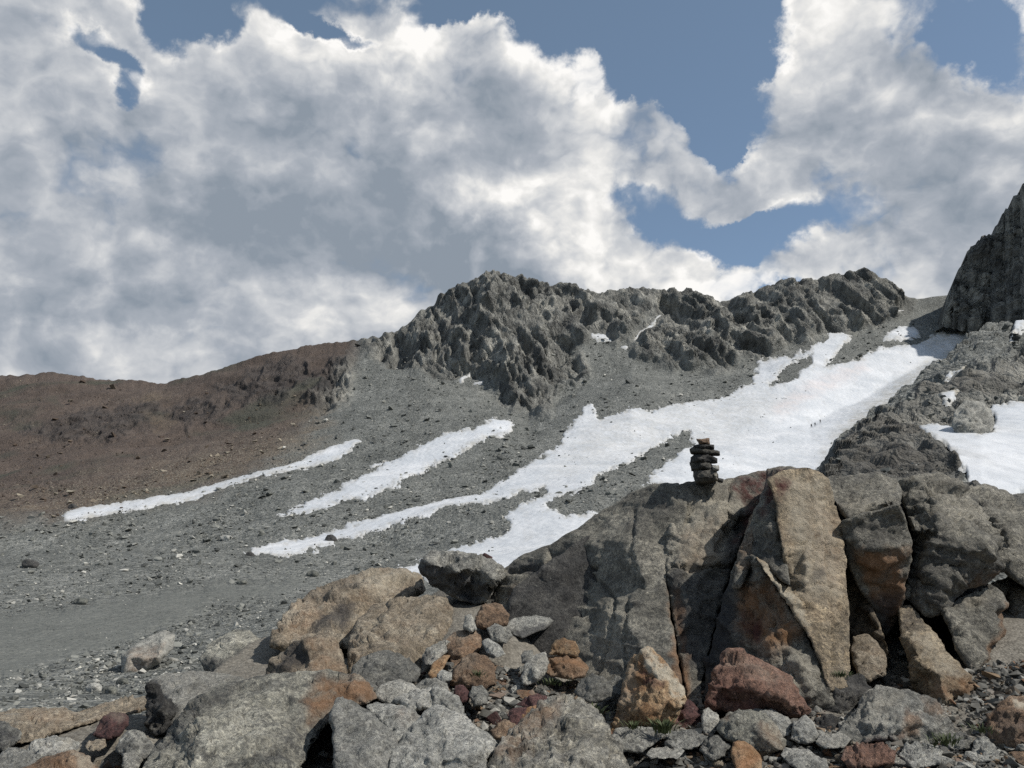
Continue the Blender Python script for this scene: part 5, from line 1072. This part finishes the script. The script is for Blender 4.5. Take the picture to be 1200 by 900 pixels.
# stones that stand out on the far scree
def far_stone(x, y, wpx, hpx, mat, label):
    d = float(D_A(np.array([x * 1.0]), np.array([y * 1.0]))[0]); r = random.Random(int(x * 7 + y))
    ol = []
    for k in range(9):
        a = k * 2 * math.pi / 9; rr = r.uniform(.8, 1.12)
        ol.append((x + wpx / 2 * rr * math.cos(a), y - hpx * .35 + hpx / 2 * rr * math.sin(a)))
    m_ = d / F * wpx
    tag(relief('stone', M[mat], ol, inner=[(x + wpx * .1, y - hpx * .5, -m_ * .3)], d0=d - m_ * .3, y0=y, ty=m_ * .4 / hpx * 100, thick=m_ * .5, amp=m_ * .03, fs=m_ * .3, step=max(1.2, wpx / 10), rim=3, wig=.6), label, 'stone')
for a in [(35, 665, 26, 12, 'dark', 'dark flat rock on the left scree above the silt flat'), (293, 654, 14, 9, 'dark', 'dark cube-like rock at the tip of the lower snow strip'), (95, 708, 22, 9, 'talus', 'pale low rock at the left rim of the silt flat'), (265, 633, 15, 8, 'lgrey', 'pale oval rock on the scree left of the lower snow strip'),
          (308, 631, 12, 9, 'talus', 'rounded grey rock right of the pale oval rock'), (388, 637, 17, 13, 'dark', 'dark rock sitting inside the lower snow strip'), (283, 684, 14, 6, 'talus', 'grey rock beside the far end of the silt flat'), (367, 675, 18, 8, 'talus', 'dark wedge rock on the scree left of the brown slab'),
          (110, 812, 22, 14, 'lgrey', 'pointed light grey stone behind the long tan slab'), (128, 815, 18, 14, 'talus', 'olive stone right of the pointed light grey stone'), (143, 803, 16, 11, 'talus', 'grey stone below the tilted slab boulder'), (200, 776, 26, 7, 'lgrey', 'flat pale flagstone right of the tilted slab boulder'),
          (85, 597, 12, 8, 'dark', 'small dark rock above the thin snow strip'), (655, 580, 10, 5, 'talus', 'small rock lying on the main snowfield')]: far_stone(*a)

# ---- cairn
ca = bpy.data.objects.new('cairn', None); COL.objects.link(ca); ca.location = Vector(P(826, 566, 9.0)); tag(ca, 'stacked stone cairn standing on top of the big outcrop', 'cairn')
CS = [('cairnrock', [(812, 551), (818, 549), (838, 549), (842, 556), (842, 563), (828, 566), (816, 567), (812, 558)], 1.0), ('lgrey', [(834, 545), (843, 545), (843, 551), (838, 553), (834, 551)], .55), ('outgrey', [(834, 552), (841, 554), (842, 563), (836, 564)], .8),
      ('cairnrock', [(808, 542), (820, 540), (832, 542), (836, 546), (834, 551), (810, 552)], .95), ('dark', [(809, 536), (815, 531), (830, 532), (841, 537), (841, 542), (826, 543), (809, 543)], .95),
      ('cairnrock', [(808, 526), (814, 523), (830, 525), (844, 529), (844, 533), (826, 533), (809, 531)], 1.05), ('dark', [(813, 522), (822, 519), (837, 521), (837, 526), (826, 527), (812, 525)], .9), ('rust', [(816, 514), (831, 513.5), (832, 521), (820, 522.5)], .8), ('dark', [(842, 560), (848, 561), (847, 566), (841, 565)], .3)]
for mt, ol, dz in CS:
    cx = sum(q[0] for q in ol) / len(ol); cy = sum(q[1] for q in ol) / len(ol)
    relief('stone', M[mt], ol, inner=[(cx, cy, -.09)], d0=9.0, x0=826, y0=566, ty=.15, thick=.35 * dz, amp=.006, fs=.1, step=1.3, rim=2.5, soft=1, wig=.5, rimd=.06, parent=ca)

# ---- small stones, countable ones as things
def stone_mesh(seed, mat, flat):
    r = random.Random(seed); bm = bmesh.new()
    for k in range(15):
        v = Vector((r.gauss(0, 1), r.gauss(0, 1), r.gauss(0, 1))).normalized()
        bm.verts.new((v.x, v.y * .8, v.z * flat))
    bmesh.ops.convex_hull(bm, input=bm.verts); bmesh.ops.delete(bm, geom=[v for v in bm.verts if not v.link_faces], context='VERTS')
    bmesh.ops.bevel(bm, geom=list(bm.edges), offset=.04, segments=1, affect='EDGES')
    bmesh.ops.triangulate(bm, faces=bm.faces)
    bmesh.ops.subdivide_edges(bm, edges=[e for e in bm.edges if e.calc_length() > .3], cuts=1, use_grid_fill=True)
    bmesh.ops.triangulate(bm, faces=bm.faces); bm.verts.ensure_lookup_table()
    V = np.array([v.co[:] for v in bm.verts]); L = np.linalg.norm(V, axis=1, keepdims=True)
    V = V * (1 + .04 * fbm(V * 2.2 + seed, 3)[:, None]) * .5
    for v, c in zip(bm.verts, V): v.co = c
    bmesh.ops.recalc_face_normals(bm, faces=bm.faces)
    me = bpy.data.meshes.new('stone'); bm.to_mesh(me); bm.free()
    me.polygons.foreach_set('use_smooth', [False] * len(me.polygons)); me.materials.append(M[mat]); return me
SM = {c: [stone_mesh(100 + 17 * i + k, m_, .45 + .12 * k) for k in range(4)] for i, (c, m_) in enumerate((('grey', 'grey'), ('light grey', 'lgrey'), ('pale', 'pale'), ('rusty brown', 'rust'), ('dark red', 'maroon'), ('tan', 'tan')))}
OUT = [np.array([q[:2] for q in r_[2]]) for r_ in R]
ZONES = [([(488, 745), (560, 740), (690, 790), (690, 830), (640, 815), (600, 850), (560, 850), (490, 800)], 100, 'in the rubble pile between the tan boulder and the outcrop', 'stones of the central rubble pile', (11, 26)),
         ([(695, 845), (1000, 850), (1000, 915), (740, 915)], 45, 'on the front gravel below the red-brown boulder', 'stones along the front gravel', (12, 28)),
         ([(1000, 868), (1210, 868), (1210, 915), (1000, 915)], 36, 'in the lower right corner below the blue-grey boulder', 'stones in the lower right corner', (12, 30)),
         ([(-10, 850), (180, 835), (160, 910), (-10, 910)], 26, 'in the lower left corner below the tan slab', 'stones in the lower left corner', (11, 26)),
         ([(1040, 745), (1060, 745), (1075, 800), (1040, 800)], 8, 'on the ledge inside the outcrop gully', 'stones on the gully ledge', (6, 14)),
         ([(1110, 740), (1130, 780), (1150, 800), (1210, 790), (1210, 860), (1150, 860), (1140, 800)], 14, 'in the pebble chute right of the leaning slab', 'stones in the right pebble chute', (6, 14))]
def zone_depth(x, y, zi):
    if zi == 4: return 7.07 + (810 - y) / 100 * 2
    d = float(ground_hit(np.array([x]), np.array([y]))[0])
    return d
rr = random.Random(5)
for zi, (poly, n, where, grp, (s0, s1)) in enumerate(ZONES):
    P_ = np.array(poly); c = 0; tries = 0
    while c < n and tries < 4000:
        tries += 1
        x = rr.uniform(P_[:, 0].min(), P_[:, 0].max()); y = rr.uniform(P_[:, 1].min(), P_[:, 1].max())
        if poly_sd(poly, np.array([x]), np.array([y]))[0] < 0: continue
        d = zone_depth(x, y, zi)
        col = rr.choices(['grey', 'light grey', 'pale', 'rusty brown', 'dark red', 'tan'], [4, 4, 2.2, 1.3, .6, 2])[0]
        sz = (s0 + (s1 - s0) * rr.random() ** 1.5) * d / F
        me = rr.choice(SM[col])
        pa = P(x, y, d)
        if zi not in (4, 6): pa[2] += float(z_n((pa * (1, 1, 0))[None])[0])
        p = Vector(pa)
        near = min(range(len(OUT)), key=lambda k_: -float(poly_sd(OUT[k_], np.array([x]), np.array([y]))[0]))
        big = ' '.join(R[near][0].split()[:8]).split(' with ')[0]
        for tail in (' in', ' the', ' of', ' at', ' and', ' a', ' on', ' right', ' left', ' with', ' in the', ' of the', ' at the'): big = big[:-len(tail)] if big.endswith(tail) else big
        o = bpy.data.objects.new('stone', me); COL.objects.link(o)
        o.location = p + Vector((0, 0, sz * .12)); o.rotation_euler = (rr.gauss(0, .35), rr.gauss(0, .35), rr.uniform(0, 6.28)); o.scale = (sz * rr.uniform(.9, 1.4), sz, sz * rr.uniform(.7, 1.1))
        szw = 'tiny' if sz * F / d < 10 else 'small' if sz * F / d < 15 else 'medium sized'
        lb = szw + ' ' + col + ' stone beside the ' + big
        tag(o, lb, 'stone', lb.replace(' stone ', ' stones ')); c += 1
# gravel
def near_gravel():
    n = 34000
    x = RS.uniform(-60, 1260, n); y = RS.uniform(690, 960, n)
    k = (y > np.interp(x, [-60, 180, 400, 560, 1100, 1260], [822, 822, 765, 730, 690, 690])); x, y = x[k], y[k]
    d = ground_hit(x, y); k = d < 15; x, y, d = x[k], y[k], d[k]
    p = P(x, y, d); p[:, 2] += z_n(p * (1, 1, 0)); px = 2.0 + RS.pareto(1.9, len(x)) * 2.2; px = np.minimum(px, 15)
    scatter('gravel', p, px * d / F, M['pebble'], np.clip(RS.uniform(0, 1, len(x)), 0, 1), sink=.1)
near_gravel()
def near_rubble():
    xs_, ys_ = [], []
    for (poly, n, *_r), m in zip(ZONES, (700, 900, 700, 500, 80, 500, 0)):
        a = np.array(poly); x = RS.uniform(a[:, 0].min() - 15, a[:, 0].max() + 15, m * 2); y = RS.uniform(a[:, 1].min() - 10, a[:, 1].max() + 25, m * 2)
        k = poly_sd(poly, x, y) > -12; xs_.append(x[k][:m]); ys_.append(y[k][:m])
    for poly, m in (([(1150, 695), (1215, 690), (1215, 795), (1150, 795)], 350), ([(590, 742), (650, 745), (700, 790), (640, 805), (600, 785)], 260), ([(225, 775), (330, 738), (330, 812), (235, 812)], 260)):
        a = np.array(poly); x = RS.uniform(a[:, 0].min(), a[:, 0].max(), m); y = RS.uniform(a[:, 1].min(), a[:, 1].max(), m)
        k = poly_sd(poly, x, y) > 0; xs_.append(x[k]); ys_.append(y[k])
    x = np.concatenate(xs_); y = np.concatenate(ys_); d = ground_hit(x, y); k = d < 15; x, y, d = x[k], y[k], d[k]
    p = P(x, y, d); p[:, 2] += z_n(p * (1, 1, 0)); px = np.minimum(7 + RS.pareto(3.0, len(x)) * 6, 22)
    scatter('small_rubble', p, px * d / F, M['pebble'], RS.uniform(0, 1, len(x)), sink=.12)
near_rubble()
# edge of knoll, bigger stones going down towards the flat on the left
def knoll_stones():
    n = 1500; x = RS.uniform(-40, 330, n); y = 760 + RS.uniform(0, 75, n) + np.clip((180 - x) * .12, -10, 25)
    d = D_A(x, y); k = y < 845; x, y, d = x[k], y[k], d[k]
    p = P(x, y, d); px = 2.5 + RS.pareto(2.2, len(x)) * 2.2; px = np.minimum(px, 14)
    scatter('rubble', p, px * d / F, M['scree'], np.clip(RS.normal(.6, .25, len(x)), 0, 1), sink=.1)
knoll_stones()

# ---- plants
def blade_mat():
    m, t, b = principled('leaf_green', .7)
    pos = t.add('ShaderNodeNewGeometry').outputs['Position']
    t.set(b.inputs['Base Color'], t.ramp(t.noise(pos, 30, 3, .6), [(.3, (.030, .042, .014)), (.7, (.065, .080, .030))]))
    return m
M['leaf'] = blade_mat()
def plant(x, y, d, h, spread, n, label, cat='plant'):
    r = random.Random(int(x)); o = bpy.data.objects.new('alpine_plant', None); COL.objects.link(o); o.location = Vector(P(x, y, d)); tag(o, label, cat)
    V = []; Fc = []
    for k in range(n):
        a = r.uniform(0, 6.28); rad = abs(r.gauss(0, spread * .5)); bx, by = rad * math.cos(a), rad * math.sin(a) * .6
        tl = h * r.uniform(.4, 1); lean = r.uniform(.2, 1.0) * tl; b0 = len(V); wdt = h * .05 * r.uniform(.7, 1.4)
        ca_, sa = math.cos(a), math.sin(a); side = Vector((-sa, ca_, 0)) * wdt
        for q, wq in ((0, .6), (.35, 1), (.7, .8), (1, .05)):
            c = Vector((bx + ca_ * lean * q * q, by + sa * lean * q * q, tl * q * (1 - .25 * q)))
            V += [c - side * wq, c + side * wq]
        for q in range(3): Fc.append((b0 + 2 * q, b0 + 2 * q + 1, b0 + 2 * q + 3, b0 + 2 * q + 2))
    me = bpy.data.meshes.new('leaves'); me.from_pydata(V, [], Fc); link('leaves', me, M['leaf'], o)
for a in [(692, 838, 5.7, .09, .13, 120, 'dark green tuft between the banded slab and the mottled boulder'), (743, 854, 5.35, .07, .08, 60, 'small green plant at the left foot of the pyramid rock'), (778, 858, 5.3, .11, .09, 90, 'leafy green plant at the right foot of the pyramid rock'),
          (1108, 872, 5.2, .08, .16, 90, 'sparse green tuft under the large blue-grey boulder'), (648, 802, 6.5, .07, .14, 60, 'thin grass tuft under the orange-brown rock'), (985, 793, 6.2, .06, .16, 110, 'mossy green cushion on the dark base block'), (560, 792, 6.4, .06, .1, 50, 'tiny grass tuft beside the rounded brown boulder'), (1150, 858, 5.4, .07, .12, 50, 'little grass tuft left of the olive-brown boulder')]: plant(*a)

# ---- three walkers far away on the snow
def cloth(name, c):
    m, t, b = principled(name, .9)
    pos = t.add('ShaderNodeNewGeometry').outputs['Position']
    t.set(b.inputs['Base Color'], t.mix(t.noise(pos, 6, 4), c, tuple(q * 1.6 + .005 for q in c))); return m
MC = [cloth('navy_clothes', (.012, .014, .022)), cloth('black_clothes', (.008, .008, .010)), cloth('dark_clothes', (.020, .018, .022))]; SKIN = cloth('skin', (.25, .15, .10)); HAIR = cloth('dark_hat', (.01, .01, .012))
def walker(x, y, face, stride, mat, pack, label):
    d = float(D_A(np.array([x * 1.]), np.array([y * 1.]))[0]) - 1.0
    base = Vector(baseA(np.array([[x * 1.]]), np.array([[y * 1.]]))[0, 0]) + Vector((0, -.4, .9))
    o = bpy.data.objects.new('person', None); COL.objects.link(o); o.location = base; o.rotation_euler = (0, 0, face); o.scale = (1.25, 1.15, 1.12); tag(o, label, 'person', 'walkers on the snowfield')
    s = stride
    pts = [((0, 0, .92), .15), ((0, .02, 1.15), .15), ((0, .05, 1.40), .17), ((0, .07, 1.50), .07), ((0, .09, 1.56), .06),
           ((.10, 0, .88), .10), ((.11, s * .25, .50), .075), ((.11, s * .18, .08), .05), ((.11, s * .18 + .16, .04), .04),
           ((-.10, 0, .88), .10), ((-.11, -s * .12, .50), .075), ((-.11, -s * .32, .10), .05), ((-.11, -s * .32 + .16, .05), .04),
           ((.20, .05, 1.41), .07), ((.27, -.04, 1.15), .05), ((.26, .14, .95), .04), ((-.20, .05, 1.41), .07), ((-.27, .02, 1.15), .05), ((-.26, .22, 1.0), .04)]
    ed = [(0, 1), (1, 2), (2, 3), (3, 4), (0, 5), (5, 6), (6, 7), (7, 8), (0, 9), (9, 10), (10, 11), (11, 12), (2, 13), (13, 14), (14, 15), (2, 16), (16, 17), (17, 18)]
    me = bpy.data.meshes.new('body'); me.from_pydata([p_[0] for p_ in pts], ed, [])
    b = link('body', me, mat, o); md = b.modifiers.new('skin', 'SKIN'); sk = me.skin_vertices[0].data
    for k, p_ in enumerate(pts): sk[k].radius = (p_[1], p_[1]); sk[k].use_root = (k == 0)
    b.modifiers.new('sub', 'SUBSURF').levels = 1
    def ell(name, c, r3, mt):
        bm = bmesh.new(); bmesh.ops.create_uvsphere(bm, u_segments=10, v_segments=8, radius=1); bmesh.ops.scale(bm, vec=r3, verts=bm.verts); bmesh.ops.translate(bm, vec=c, verts=bm.verts)
        m2 = bpy.data.meshes.new(name); bm.to_mesh(m2); bm.free(); link(name, m2, mt, o)
    ell('head', (0, .10, 1.66), (.085, .105, .125), SKIN); ell('hat', (0, .09, 1.72), (.105, .13, .08), HAIR)
    if pack: ell('backpack', (0, -.16, 1.28), (.17, .13, .27), HAIR)
walker(950.7, 503.5, -1.0, 1.0, MC[1], True, 'lowest of the three dark-clad walkers on the snowfield')
walker(955.0, 501.0, -1.0, 1.2, MC[0], True, 'middle one of the three dark-clad walkers on the snowfield')
walker(961.0, 496.5, -1.1, .9, MC[2], True, 'highest of the three dark-clad walkers on the snowfield')
print('done', time.time() - T0)
